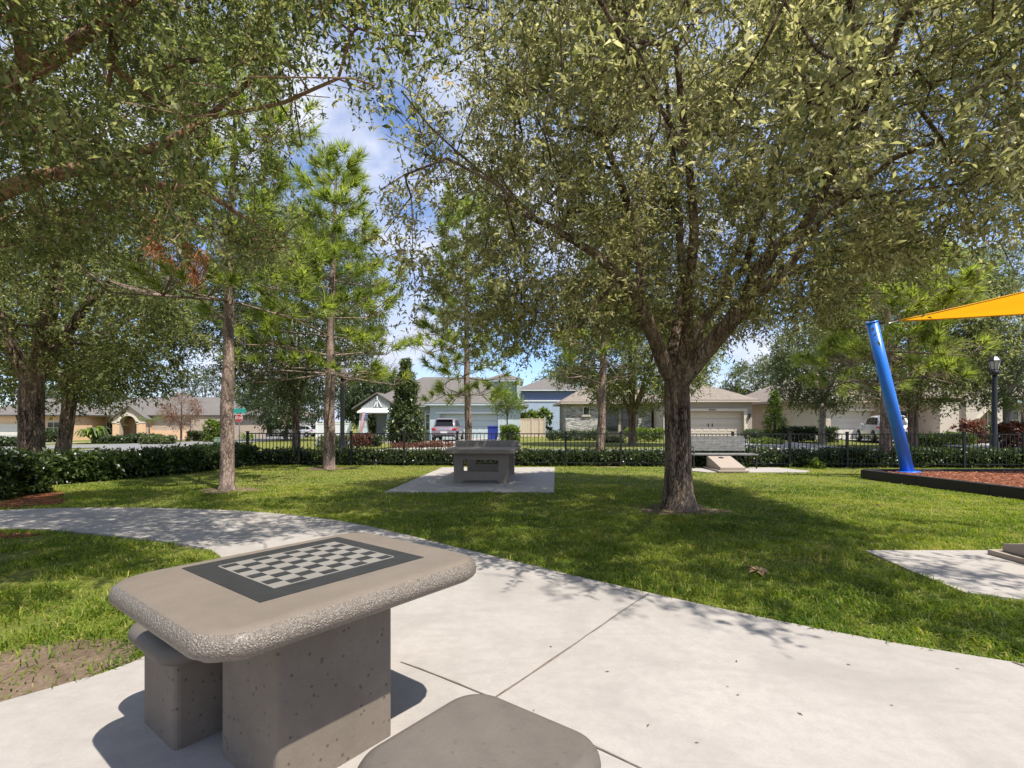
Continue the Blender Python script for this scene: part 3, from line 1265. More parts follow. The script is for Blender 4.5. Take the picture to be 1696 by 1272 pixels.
# ================================================================ stop sign
sx, sy = gx(396, 30), 30.0
ss = thing('stop_sign', 'red octagonal stop sign on a thin pole beside the left pine', 'stop sign', (sx, sy, g(sx, sy)), R(-8))
mb = MB()
mb.tube([(0, 0.03, 0), (0, 0.03, 2.32)], 0.028, 8)
mb.build('pole', plain('sign_pole', (0.13, 0.13, 0.12), 0.5), ss)
zc = CAMH - (692.5 - HZ) / F * 30 - g(sx, sy)
oc = lambda r: [(r * math.cos(R(22.5 + 45 * i)), zc + r * math.sin(R(22.5 + 45 * i))) for i in range(8)]
mb = MB().xz(oc(0.245), -0.008, 0.0)
plate = mb.build('plate', plain('sign_white', (0.75, 0.75, 0.74), 0.4), ss)
mb = MB().xz(oc(0.226), -0.012, -0.0085)
M_SIGNRED = plain('sign_red', (0.50, 0.018, 0.022), 0.4, var=0.05)
mb.build('red_face', M_SIGNRED, plate)


def text_mesh(name, body, size, mat, parent, loc, rot, extr=0.003, bold=0.0):
    cu = bpy.data.curves.new(name, 'FONT')
    cu.body = body
    cu.size = size
    cu.extrude = extr
    cu.offset = bold
    cu.align_x = 'CENTER'
    cu.align_y = 'CENTER'
    tmp = bpy.data.objects.new(name + '_curve', cu)
    COL.objects.link(tmp)
    dg = bpy.context.evaluated_depsgraph_get()
    me = bpy.data.meshes.new_from_object(tmp.evaluated_get(dg))
    bpy.data.objects.remove(tmp)
    me.name = name
    me.materials.clear()
    me.materials.append(mat)
    o = bpy.data.objects.new(name, me)
    COL.objects.link(o)
    o.parent = parent
    o.location = loc
    o.rotation_euler = rot
    return o


text_mesh('lettering', 'STOP', 0.20, bpy.data.materials['sign_white'], plate, (0, -0.0155, zc), (R(90), 0, 0), 0.002, 0.004)
mb = MB().xz([(-0.34, zc + 0.30), (0.42, zc + 0.30), (0.42, zc + 0.55), (-0.34, zc + 0.55)], -0.006, 0.0)
mb.build('street_name_blade', plain('sign_green', (0.02, 0.33, 0.27), 0.4, var=0.05), ss)

# ================================================================ fallen leaves on the path
rng = random.Random(11)
LEAFY = [(1401, 1100), (1220, 1097), (1220, 1152), (885, 1175), (1075, 1199), (1208, 1137), (1432, 1056), (1010, 1112), (1590, 1108), (1320, 1180), (1480, 1170), (910, 1070), (1150, 1230), (420, 900), (560, 868)]
lm = MB()
lm.add([(0, 0, 0), (0.022, 0.009, 0.006), (0.05, 0, 0.002), (0.022, -0.009, 0.004)], [(0, 1, 2), (0, 2, 3)])
M_DRYLEAF = plain('dry_leaf', (0.12, 0.08, 0.045), 0.7, var=0.3, scale=30)
first = None
for i, (px, py) in enumerate(LEAFY):
    Y = F * (CAMH - 0.024) / (py - HZ)
    if first is None:
        first = o = lm.build('fallen_leaf', M_DRYLEAF)
    else:
        o = first.copy()
        COL.objects.link(o)
    o.location = (gx(px, Y), Y, 0.0245)
    o.rotation_euler = (rng.uniform(-.15, .15), rng.uniform(-.15, .15), rng.uniform(0, 6.28))
    s = rng.uniform(0.35, 0.75)
    o.scale = (s, s, s)
    tag(o, 'tiny dry brown oak leaf lying on the pale concrete path', 'leaf', 'fallen leaves on the path')
dl = at(1257, 951, 4.62)
mb = MB()
for i in range(7):
    a = R(20 + 47 * i)
    l = 0.10 + 0.04 * ((i * 7) % 3)
    dx, dy = math.cos(a), math.sin(a)
    mb.add([(0, 0, 0.03), (dx * l * .5 - dy * .03, dy * l * .5 + dx * .03, 0.055), (dx * l, dy * l, 0.03), (dx * l * .5 + dy * .03, dy * l * .5 - dx * .03, 0.045)], [(0, 1, 2), (0, 2, 3)])
o = mb.build('dead_leaf', plain('tan_leaf', (0.42, 0.27, 0.13), 0.8, var=0.2, scale=20), loc=(dl.x, dl.y, 0.0))
tag(o, 'large curled tan dead leaf lying alone in the lawn grass', 'leaf')
# ================================================================ trees
def tree(name, label, base, sk, leaf_kw, leaves, mat, rng, bmat=None, cat='tree', group=None, twigs=False, lump=0.0, crown='crown', minr=0.0, loc_cull=None):
    t = thing(name, label, cat, tuple(base), 0, group)
    mb = MB()
    wood(mb, sk, base, minr, lump)
    if twigs:
        leaf_kw['twigs'] = None
    tw = MB() if twigs else None
    leaf_cloud(crown, leaves, rng, mat, t, base=base, **dict(leaf_kw, twigs=(tw, twigs) if twigs else None))
    if twigs:
        off = np.asarray(base)
        mb.add([tuple(np.array(v) - off) for v in tw.v], tw.f, 0, False)
    mb.build('trunk', bmat or M_BARK, t, fixn=False)
    return t


# ---- the big live oak
rng = np.random.default_rng(21)
tb = at(1126, 843, 8.06)
tb.z = 0
k8 = 8.06
trunk = [Vector((tb.x, tb.y, -0.05)), Vector((tb.x, tb.y, 0.06)), Vector((tb.x - .01, tb.y, 0.25)), at(1124, 780, k8), at(1122, 720, k8), at(1122, 665, k8), at(1121, 630, k8)]
limbs = [(trunk, [0.32, 0.275, 0.235, 0.212, 0.197, 0.193, 0.205])]
fork = at(1121, 640, k8)
LB = [
    ([(1116, 636, 8.05), (1103, 610, 7.95), (1084, 560, 7.75), (1056, 494, 7.4), (1027, 458, 7.1), (985, 420, 6.8), (920, 380, 6.5), (840, 340, 6.3)], 0.135, 0.03),
    ([(1056, 494, 7.4), (1062, 440, 7.5), (1050, 370, 7.4), (1020, 280, 7.0), (980, 180, 6.6)], 0.085, 0.03),
    ([(1116, 632, 8.1), (1113, 600, 8.2), (1126, 532, 8.5), (1130, 437, 8.9), (1122, 330, 9.2), (1108, 200, 9.3), (1100, 60, 9.4)], 0.115, 0.03),
    ([(1122, 632, 8.0), (1130, 600, 7.8), (1140, 540, 7.5), (1138, 480, 7.0), (1150, 380, 6.2), (1140, 260, 5.6), (1120, 80, 5.0)], 0.11, 0.03),
    ([(1128, 632, 8.1), (1150, 593, 8.2), (1160, 535, 8.3), (1190, 500, 8.5), (1210, 440, 8.8), (1240, 362, 9.2), (1290, 250, 9.6)], 0.10, 0.03),
    ([(1130, 634, 7.95), (1165, 585, 7.7), (1200, 545, 7.45), (1240, 494, 7.2), (1252, 455, 7.0), (1285, 408, 6.8), (1328, 383, 6.6), (1362, 315, 6.2), (1414, 211, 5.6), (1457, 126, 5.2), (1500, 20, 4.8)], 0.14, 0.035),
    ([(1246, 484, 7.15), (1310, 437, 7.1), (1348, 380, 6.9), (1409, 320, 6.6), (1480, 262, 6.3), (1560, 230, 6.0)], 0.075, 0.025),
    ([(1246, 490, 7.2), (1300, 462, 7.6), (1370, 420, 8.2), (1450, 400, 8.8)], 0.06, 0.02),
    ([(1190, 500, 8.5), (1235, 440, 8.2), (1260, 350, 7.6), (1300, 230, 6.8), (1340, 100, 6.0)], 0.06, 0.025),
    ([(1027, 458, 7.1), (985, 505, 6.9), (961, 541, 6.8), (930, 545, 6.7)], 0.03, 0.012),
    ([(985, 420, 6.8), (900, 370, 6.1), (821, 304, 5.5), (757, 251, 5.1), (711, 208, 4.9), (665, 150, 4.7)], 0.020, 0.008),
    ([(821, 304, 5.5), (740, 262, 5.3), (670, 290, 5.1), (630, 315, 5.0)], 0.02, 0.008),
    ([(1414, 211, 5.6), (1420, 120, 4.4), (1400, -60, 3.2)], 0.03, 0.015),
    ([(1140, 260, 5.6), (1050, 100, 4.3), (960, -60, 3.4)], 0.028, 0.014),
]
for pts, r0, r1 in LB:
    p = [at(*q) for q in pts]
    n = len(p)
    limbs.append((p, [r0 + (r1 - r0) * i / (n - 1) for i in range(n)]))


def shade_ok(p, lim):
    """does the shadow of p fall on the sunlit walk (False) or elsewhere (True)"""
    h = p[2]
    k = 1 / math.tan(EL)
    return (p[0] - SUN.x * k * h, p[1] - SUN.y * k * h)


LIMBPX = []
for pts, r0, r1 in [LB[i] for i in (0, 2, 3, 4, 5, 6)]:
    for a, b in zip(pts[:-1], pts[1:]):
        for q in range(8):
            LIMBPX.append([a[j] + (b[j] - a[j]) * q / 8 for j in range(3)])
LIMBPX = np.array([q for q in LIMBPX if q[1] > 90])


def pxof(p):
    return CX + p[0] / p[1] * F, HZ - (p[2] - CAMH) / p[1] * F


cen = []
cands = ell_points(rng, 24000, (2.9, 6.1, 4.9), (5.0, 5.6, 4.9), 0.0)
for p in cands:
    if p[1] < 1.0 or p[2] < 2.55:
        continue
    px, py = pxof(p)
    if p[1] < 2.9 and py > -90:
        continue
    # dome underside: open space round the trunk fork and under the limbs
    under = 2.75 + 0.10 * max(0, p[0] - 2.6) + 0.45 * max(0, p[0] - 5.2) - 0.18 * max(0, 1.5 - p[0]) + 0.12 * max(0, 6 - p[1])
    if p[2] < under:
        continue
    sx_, sy_ = shade_ok(p, 0)
    # keep the walk and the table in the sun, but for the fringe along its edge
    q = np.array([sx_, sy_])
    edge = np.interp(sx_, [-2.8, -1.75, -.36, 1.07, 2.085, 2.81, 4.0, 6.0], [7.3, 6.6, 5.31, 4.04, 3.26, 2.87, 2.28, 1.2])
    dist = (sy_ - edge) * 0.8
    if dist < -0.22 - .12 * noise.noise(Vector((sx_ * 1.6, 3, 0))) and rng.random() > 0.006:
        continue
    if dist < 0.25 and rng.random() > 0.65:
        continue
    # bright lawn on the right
    if sx_ > 4.3 and 4.2 < sy_ < 14 and rng.random() > 0.12:
        continue
    keepf = 0.30 if -0.2 < dist < 0.8 and sx_ > -1.2 else 0.32 if (-3 < sx_ < 4.5 and sy_ < 11) else 0.12
    if py < -60 and rng.random() > keepf:
        continue
    nd = np.hypot(LIMBPX[:, 0] - px, LIMBPX[:, 1] - py)
    nd[p[1] > LIMBPX[:, 2] + .1] = 999
    if nd.min() < 30 and rng.random() > 0.25:
        continue
    # thin out the left rim where sky shows
    if -300 < py < 420 and px < 800 + 60 * noise.noise(Vector(p) * 0.8) and rng.random() > (0.10 if px < 650 else 0.40):
        continue
    if px < 615:
        continue
    if 560 < py and 1010 < px < 1240:
        continue
    dd = ((p[0] - 2.9) / 5) ** 2 + ((p[1] - 6.1) / 5.6) ** 2 + ((p[2] - 4.9) / 4.9) ** 2
    if dd < 0.16 and rng.random() > 0.5:
        continue
    cen.append(p)
cen = [c for c in carve(cen, 1.1, -0.02, 1.7) if rng.random() < (0.62 if pxof(c)[0] < 1010 else 0.85)]
cen = cen[:4300]
print('oak clusters', len(cen))
sk = skeleton(limbs, cen, rng, tip=0.0055, expo=0.47, step=0.35, minz=2.3)
tree('live_oak', 'broad live oak with thick dark trunk forking low, alone in mid lawn', (tb.x, tb.y, 0), sk,
     dict(nt=7, nl=11, tl=0.32, L=0.072, W=0.027, spread=0.13, upb=0.1, droop=0.25, outc=(2.9, 6.1, 3.5), outw=0.5), np.array(cen), M_OAKLEAF, rng, twigs=4, lump=0.10)

# ---- oak whose trunk stands just outside the photo on the left, limbs reaching in
rng = np.random.default_rng(8)
b0 = Vector((-7.2, 4.2, 0))
limbs = [([b0 + UP * -.05, b0 + UP * .3, b0 + UP * 1.2, b0 + Vector((.1, .05, 2.1))], [0.34, 0.27, 0.24, 0.24])]
for pts, r0, r1 in [
    ([b0 + Vector((.1, .05, 2.0)), Vector((-6.2, 4.5, 3.2)), at(-30, 330, 4.8), at(60, 295, 4.8), at(150, 274, 4.9), at(270, 240, 5.1), at(345, 195, 5.3), at(430, 120, 5.5)], 0.10, 0.02),
    ([at(150, 276, 4.9), at(230, 305, 5.0), at(330, 312, 5.3), at(420, 370, 5.7)], 0.05, 0.02),
    ([b0 + Vector((.1, .05, 2.1)), Vector((-6.3, 4.2, 3.6)), at(-20, 165, 4.4), at(45, 118, 4.4), at(95, 92, 4.4), at(180, 30, 4.4), at(300, -70, 4.4)], 0.115, 0.04),
    ([b0 + Vector((.1, .05, 2.1)), b0 + Vector((-.5, .8, 4)), b0 + Vector((-.6, 1.8, 6.5))], 0.13, 0.04),
    ([at(45, 118, 4.4), Vector((-3.4, 3.4, 5.2)), Vector((-2.4, 2.8, 6.2))], 0.06, 0.02),
    ([at(345, 195, 5.3), at(470, 170, 5.0), at(560, 130, 4.4), at(610, 150, 4.2)], 0.025, 0.008),
]:
    n = len(pts)
    limbs.append((pts, [r0 + (r1 - r0) * i / (n - 1) for i in range(n)]))
cen = []
for p in ell_points(rng, 11000, (-4.6, 4.8, 5.0), (4.0, 3.6, 3.6), 0.0):
    px, py = pxof(p) if p[1] > 0.6 else (0, -999)
    if p[1] < 1.2 or p[2] < 2.7 or (p[1] < 3.0 and py > -40 and px > -100):
        continue
    if p[2] < 3.0 + 0.25 * abs(p[1] - 4.5) - 0.1:
        continue
    if px > 488 + 40 * noise.noise(Vector(p) * 1.3) and py > 60:
        if not (py < 200 and px < 625 and rng.random() < 0.35):
            continue
    sx_, sy_ = shade_ok(p, 0)
    if py < -60 and rng.random() > (0.75 if (-6.5 < sx_ < -2.3 and 2.8 < sy_ < 6.3) else 0.4 if sy_ > 6.3 else 0.18):
        continue
    if 220 < px < 370 and 335 < py < 480 and rng.random() > 0.3:
        continue
    if px < 175 and (245 < py < 335 or 70 < py < 175) and rng.random() > 0.4:
        continue
    if 330 < px < 600 and 110 < py < 360 and rng.random() > 0.16:
        continue
    if py > 455 - max(0, px - 250) * 0.1:
        continue
    sx_, sy_ = shade_ok(p, 0)
    if sy_ < 4.4 and sx_ > -2.4:
        continue
    if rng.random() > (0.6 if -4.4 < sx_ < -2.2 and sy_ < 3.3 else 0.95):
        continue
    cen.append(p)
cen = [c for c in carve(cen, 1.1, 0.0, 4.2) if rng.random() < 0.8][:2300]
print('left oak', len(cen))
sk = skeleton(limbs, cen, rng, tip=0.0055, expo=0.47, step=0.35, minz=2.0)
tree('overhanging_oak', 'oak reaching in from the left edge with reddish brown limbs overhead', tuple(b0), sk,
     dict(nt=7, nl=12, tl=0.32, L=0.062, W=0.025, spread=0.13, upb=0.1, droop=0.2), np.array(cen), M_OAKGREEN, rng, twigs=5, lump=0.1,
     bmat=bark('red_bark', (0.07, 0.036, 0.022), (0.20, 0.115, 0.07), (0.34, 0.22, 0.145)))


# ---- generic broadleaf tree
def broadleaf(label, x, y, h, rx, ry, z0, nc, seed, trunk_r, fork, mat, name='oak_tree', bmat=None, leafL=0.13, group=None, lean=(0, 0), thr=-0.12, nt=4, nl=7, cz=None, ends=5, keep=None, tl=0.45):
    rng = np.random.default_rng(seed)
    zb = g(x, y)
    b = Vector((x, y, zb))
    top = Vector((x + lean[0], y + lean[1], zb + fork))
    limbs = [([b - UP * .05, b + UP * .15, b.lerp(top, .5), top], [trunk_r * 1.45, trunk_r * 1.12, trunk_r, trunk_r])]
    for i in range(ends):
        a = 2 * math.pi * (i + rng.random() * .6) / ends
        e = Vector((x + lean[0] + math.cos(a) * rx * .6, y + lean[1] + math.sin(a) * ry * .6, zb + fork + (h - fork) * (.45 + .4 * rng.random())))
        m = top.lerp(e, .5) + UP * (h - fork) * .06
        limbs.append(([top, m, e], [trunk_r * .62, trunk_r * .38, trunk_r * .14]))
    limbs.append(([top, top + Vector((rng.normal() * .3, rng.normal() * .3, (h - fork) * .5)), Vector((x + lean[0], y + lean[1], zb + h * .92))], [trunk_r * .7, trunk_r * .4, trunk_r * .12]))
    zc = (z0 + h) / 2 if cz is None else cz
    c = (x + lean[0], y + lean[1], zb + zc)
    pts = ell_points(rng, int(nc * 1.6), c, (rx, ry, (h - z0) / 2), 0.25)
    pts = [p for p in pts if noise.noise(Vector((p[0] * .7, p[1] * .7, p[2] * 1.2)) + Vector((seed, 0, 0))) > thr]
    if keep:
        pts = [p for p in pts if keep(p)]
    pts = pts[:nc]
    sk = skeleton(limbs, pts, rng, tip=0.009, expo=0.46, step=0.6, minz=zb + fork * .9)
    return tree(name, label, tuple(b), sk, dict(nt=nt, nl=nl, tl=tl, L=leafL, W=leafL * .38, spread=0.2, upb=0.15, droop=0.2, outc=c, outw=0.4), np.array(pts), mat, rng, bmat, group=group, minr=0.008)


# left pair behind the hedge
broadleaf('dark trunked oak rising behind the hedge at the far left', gx(52, 12.2), 12.2, 9.2, 3.5, 3.2, 2.0, 1300, 31, 0.24, 2.2, M_OAKGREEN, nt=5, nl=9, leafL=0.10, thr=-0.1, keep=lambda p: p[2] > 2.6 + 0.12 * abs(p[0] + 11.2) or p[0] < -12)
broadleaf('second oak beyond the hedge with paler trunk foot, just right of the leftmost', gx(103, 19.0), 19.0, 8.2, 4.8, 3.6, 1.9, 1500, 32, 0.22, 2.3, M_OAKGREEN, nt=5, nl=9, leafL=0.14, lean=(0.3, 0))
# behind the fence
broadleaf('dark forked oak behind the fence between the stop sign and the second pine', gx(490, 23), 23.0, 11.0, 3.9, 3.2, 2.0, 1700, 33, 0.15, 2.2, M_BGLEAF, nt=5, nl=8, leafL=0.14, thr=-0.15)
broadleaf('twin trunked oak in the stone house yard, left of the thick oak', gx(1047, 29.0), 29.0, 8.6, 4.7, 3.4, 1.9, 1250, 34, 0.20, 1.6, M_OAKGREEN, nt=5, nl=8, leafL=0.165, thr=-0.15)
broadleaf('dark oak close behind the blue pole beside the white car', gx(1512, 24.5), 24.5, 9.6, 4.4, 3.0, 1.8, 1600, 35, 0.2, 1.9, M_OAKGREEN, leafL=0.15)
broadleaf('pale barked young oak in front of the beige garage', gx(1361, 31.0), 31.0, 7.6, 3.0, 2.6, 2.0, 850, 36, 0.16, 2.4, M_BGLEAF, bmat=M_PALEBARK, leafL=0.17)
broadleaf('pale trunked tree at the right edge behind the lantern street lamp', gx(1668, 25), 25.0, 10.0, 4.3, 2.4, 2.0, 1400, 37, 0.16, 2.5, M_BGLEAF, bmat=M_PALEBARK, leafL=0.14)
# backdrop trees
BD = [(-62, 76, 10.5, 6, 41), (-50, 84, 11, 6, 42), (-38, 80, 10, 5.5, 43), (-27, 62, 8.5, 5, 44), (-19, 72, 9, 5, 45), (-15, 56, 7.5, 3.6, 46), (7, 66, 8.5, 4.5, 47), (30, 62, 9, 5, 49), (42, 52, 10, 5, 50), (52, 58, 10, 5, 51)]
WHERE = ['tall tree far left behind the peach house roof', 'far tree behind the middle of the peach house', 'far tree above the right end of the peach house', 'green tree in the distance behind the stop sign street', 'far tree behind the white yard fence',
         'bushy tree left of the blue grey house gable', 'far tree behind the dark blue house wall', 'far tree behind the beige house roof', 'far tree above the arched house on the right', 'far tree at the right edge beyond the arched house']
for (x, y, h, r, s), w in zip(BD, WHERE):
    broadleaf(w, x, y, h, r, r * .8, 0.9, 520, s, 0.2, 1.8, M_BGLEAF if s % 2 else M_BGDARK, name='broadleaf_tree', leafL=0.32, nt=4, nl=6, tl=0.7, thr=-0.25, group='trees beyond the houses')
broadleaf('rusty pink cypress thinning out in front of the peach house', gx(300, 58), 58.0, 5.6, 2.3, 1.9, 1.5, 230, 52, 0.11, 1.5, M_RUSTLEAF, name='cypress', leafL=0.14, nt=4, nl=6, thr=-0.2)
broadleaf('small round clipped tree above the box hedge by the blue grey garage', gx(840, 37), 37.0, 3.7, 1.0, 0.9, 1.75, 170, 53, 0.05, 1.7, M_LIMELEAF, name='round_tree', leafL=0.13, nt=4, nl=6, thr=-0.4, tl=0.25)


# ---- conical trees
def cone_tree(label, x, y, h, r, n, seed, mat, name, L=0.2, z0=0.35, nl=6):
    rng = np.random.default_rng(seed)
    zb = g(x, y)
    pts = []
    while len(pts) < n:
        t = rng.random() ** 1.35
        z = z0 + (h - z0) * t
        rr = r * ((1 - t) ** 0.72) * (0.85 + 0.35 * noise.noise(Vector((x, t * 5, seed)))) * min(1, 0.6 + t * 4)
        q = rr * math.sqrt(rng.uniform(0.25, 1))
        a = rng.random() * 6.283
        pts.append(np.array([x + q * math.cos(a), y + q * math.sin(a), zb + z]))
    b = Vector((x, y, zb))
    limbs = [([b - UP * .05, b + UP * h * .5, b + UP * h * .96], [0.10, 0.06, 0.012])]
    sk = skeleton(limbs, pts, rng, tip=0.006, step=0.5)
    return tree(name, label, tuple(b), sk, dict(nt=3, nl=nl, tl=0.22, L=L, W=L * .42, spread=0.08, upb=0.2, droop=0.1, outc=(x, y, zb + h * .3), outw=0.8), np.array(pts), mat, rng, minr=0.006)


cone_tree('tall narrow magnolia in front of the blue grey house porch', gx(672, 29), 29.0, 4.75, 1.22, 620, 61, M_MAGLEAF, 'magnolia', 0.19)
cone_tree('bright green cone shaped evergreen beside the beige garage wall', gx(1283, 35), 35.0, 3.3, 0.85, 380, 62, M_LIMELEAF, 'cone_evergreen', 0.12)


# ---- pines
def pine(label, x, y, h, r, z0, seed, bend=(0, 0), nwh=13, dens=1.0, spread=2.2, dead=None, bare=True, keep=None, topx=0.0, droop=0.0, needle=0.34, nn=54):
    rng = np.random.default_rng(seed)
    b = Vector((x, y, g(x, y)))
    tp = [b - UP * .05, b + UP * .12]
    nseg = 8
    for i in range(1, nseg + 1):
        t = i / nseg
        tp.append(b + Vector((bend[0] * math.sin(t * 2.2) + topx * t, bend[1] * t, h * t)))
    limbs = [(tp, [r * 1.5, r * 1.15] + [r * (1 - 0.9 * (i / nseg) ** 1.15) + 0.008 for i in range(1, nseg + 1)])]

    def ax(z):
        t = z / h
        return b + Vector((bend[0] * math.sin(t * 2.2) + topx * t, bend[1] * t, z))
    tufts, tdir, dtufts = [], [], []
    for w in range(nwh):
        t = (w + 0.5 * rng.random()) / (nwh - 1)
        z = z0 + (h - z0 - 0.2) * min(1, t)
        nb = int(rng.integers(3, 6))
        ln = spread * (1 - 0.72 * t) * (0.7 + .5 * rng.random())
        for k in range(nb):
            a = 6.283 * (k + rng.random() * .7) / nb
            u = Vector((math.cos(a), math.sin(a), 0))
            l = ln * (0.65 + .6 * rng.random())
            rise = (0.15 + 0.45 * t - (0.25 if t < .25 else 0) - droop * (1 - t)) * l
            p0 = ax(z)
            p1 = p0 + u * l * .5 + UP * rise * .25
            p2 = p0 + u * l * .85 + UP * (rise * .8)
            p3 = p0 + u * l + UP * (rise + .16 * l)
            br = 0.008 + 0.009 * l * (1 - .5 * t)
            limbs.append(([p0, p1, p2, p3], [br, br * .75, br * .5, br * .3]))
            living = t > 0.12 or rng.random() < 0.45 or not bare
            if living:
                tufts.append(np.array(p3))
                tdir.append(np.array((p3 - p2).normalized()))
            for q in range(int(3 + 7 * l * dens * .6)):
                s = 0.35 + .6 * rng.random()
                pc = p0.lerp(p1, s * 2) if s < .5 else p1.lerp(p2, (s - .5) * 2)
                side = Vector((-u.y, u.x, 0)) * (1 if rng.random() > .5 else -1)
                e = pc + (side * (.35 + .5 * rng.random()) + u * .35 + UP * (.15 + .3 * rng.random())) * (.35 + .3 * l)
                limbs.append(([pc, pc.lerp(e, .6) - UP * .02, e], [br * .45, br * .33, br * .22]))
                if living and rng.random() < (0.95 if t > .2 else .5):
                    tufts.append(np.array(e))
                    tdir.append(np.array((e - pc).normalized() + UP * .35))
    tufts.append(np.array(tp[-1]))
    tdir.append(np.array([0, 0, 1.0]))
    tufts, tdir = np.array(tufts), nrm(np.array(tdir))
    if keep is not None:
        m = np.array([keep(p) for p in tufts])
        tufts, tdir = tufts[m], tdir[m]
    sk = skeleton(limbs, [], rng, step=0.5, jit=0.08)
    t_ = thing('pine_tree', label, 'pine', tuple(b), 0, 'pines on the lawn')
    mb = MB()
    wood(mb, sk, b, 0, 0.09)
    mb.build('trunk', M_PINEBARK, t_, fixn=False)

    def needles(nm, P, D, mat, nn, ln, spreadc):
        N = len(P) * nn
        ct = np.repeat(rng.random(len(P)), nn)
        PP = np.repeat(P, nn, axis=0)
        DD = np.repeat(D, nn, axis=0)
        s = rng.random((N, 1))
        o = PP - DD * s * 0.16
        nd = nrm(DD * (0.25 + 0.9 * (1 - s)) + unit(rng, N) * spreadc)
        l = ln * (0.75 + .5 * rng.random((N, 1)))
        sd = nrm(np.cross(nd, unit(rng, N)))
        wd = 0.0062 + 0.00042 * float(y)
        tipp = o + nd * l
        tipp[:, 2] -= l[:, 0] * 0.12
        V = np.stack([o - sd * wd, o + sd * wd, tipp], 1).reshape(-1, 3) - np.array(b)
        raw_mesh(nm, V, 3, np.clip(.6 * rng.random(N) + .4 * ct, 0, 1), mat, t_)
    needles('needles', tufts, tdir, M_NEEDLE, nn, needle, 0.62)
    if dead is not None:
        DP = np.array([np.array(q) for q in dead])
        needles('dead_needles', DP, np.tile(np.array([[0.2, 0, -1.0]]), (len(DP), 1)), M_DEADNEEDLE, 90, needle * 1.0, 0.6)
    return t_


p1y = 10.3
dead = [at(258, 378, 9.2), at(252, 405, 9.2), at(266, 420, 9.3), at(300, 400, 9.3), at(312, 432, 9.4), at(330, 425, 9.4), at(345, 440, 9.5), at(322, 455, 9.4), at(285, 440, 9.3)]
pine('tall pine nearest the path with rusty dead needles, left of the stop sign', gx(376, p1y), p1y, 8.6, 0.125, 3.6, 71, bend=(-0.12, 0), nwh=12, spread=2.1, dead=dead, topx=0.32, needle=0.34)
pine('pine right of the stop sign with bare crooked low branches', gx(545, 15.0), 15.0, 8.7, 0.155, 2.4, 72, bend=(-0.1, 0), nwh=15, spread=2.5, topx=0.3)
pine('slim pine behind the table tennis table with drooping sparse boughs', gx(777, 18.2), 18.2, 9.2, 0.125, 2.3, 73, bend=(-0.1, 0), nwh=14, spread=2.2, dens=1.0, droop=0.25)
pine('thin grey pine with dead twigs left of the thick oak', gx(993, 16.0), 16.0, 8.0, 0.13, 2.5, 74, bend=(0.15, 0), nwh=11, spread=1.5, dens=.7, keep=lambda p: p[2] > 3.3)
pine('thick pine standing just behind the blue shade pole', gx(1466, 15.6), 15.6, 6.9, 0.17, 2.7, 75, bend=(0.0, 0), nwh=15, spread=2.8, topx=0.1, dens=1.4, bare=False, droop=0.12)
# ================================================================ hedges and shrubs
def hedge(label, line, w, h, n, seed, name='hedge', L=0.075, mat=None, z=None, group=None, cat='hedge', nl=6, rough=0.06):
    rng = np.random.default_rng(seed)
    pts = [Vector((*p, 0)) for p in line]
    seg = [(pts[i + 1] - pts[i]).length for i in range(len(pts) - 1)]
    tot = sum(seg)
    x0, y0 = line[0]
    zb = g(x0, y0)
    t = thing(name, label, cat, (x0, y0, zb), 0, group)

    def pos(s):
        for i, l in enumerate(seg):
            if s <= l or i == len(seg) - 1:
                d = (pts[i + 1] - pts[i]).normalized()
                return pts[i] + d * s, Vector((-d.y, d.x, 0))
            s -= l
    C = []
    h = max(h - 0.10 - L * .75, h * .6)
    while len(C) < n:
        s = rng.random() * tot
        p, nn = pos(s)
        hh = h * (1 + rough * 2.2 * noise.noise(Vector((s * 1.1, seed, 0))))
        ww = w * (1 + rough * 2.0 * noise.noise(Vector((s * 1.3, seed, 7))))
        r = rng.random()
        if r < 0.45:                       # faces
            q = (rng.choice([-1, 1]) * ww / 2 * (0.8 + .2 * rng.random()), hh * (0.08 + .92 * rng.random()))
        elif r < 0.8:                      # top
            q = (ww * (rng.random() - .5), hh * (0.86 + .14 * rng.random()))
        else:
            q = (ww * (rng.random() - .5), hh * (0.1 + .8 * rng.random()))
        if abs(q[0]) > ww * .40 and q[1] > hh * .9 and rng.random() < .6:
            continue
        if noise.noise(Vector((p.x * 3 + seed, p.y * 3 + q[0] * 3, q[1] * 4))) < -0.30:
            continue
        C.append((p.x + nn.x * q[0], p.y + nn.y * q[0], g(p.x, p.y) + q[1] - 0.02))
    C = np.array(C)
    leaf_cloud('foliage', C, rng, mat or M_HEDGELEAF, t, nt=3, nl=nl, tl=0.13, L=L, W=L * .48, spread=0.05, upb=0.35, droop=0.05, base=(x0, y0, zb))
    mb = MB()
    for i in range(int(tot * 3)):
        p, nn = pos(rng.random() * tot)
        q = p + nn * (rng.random() - .5) * w * .5
        e = q + Vector((rng.normal() * .12, rng.normal() * .12, h * (.65 + .25 * rng.random())))
        o = Vector((x0, y0, zb))
        bz = UP * g(q.x, q.y)
        mb.tube([q + bz - UP * .02 - o, q.lerp(e, .5) + bz + Vector((rng.normal() * .04, rng.normal() * .04, 0)) - o, e + bz - o], [0.012, 0.009, 0.005], 4, cap=False)
    mb.build('stem', M_BARK, t, fixn=False)
    return t


fo = FD * 1.0
fnn = Vector((-FD.y, FD.x))
def fp(x, off):
    p = FA + FD * ((x - FA.x) / FD.x) + fnn * off
    return (p.x, p.y)


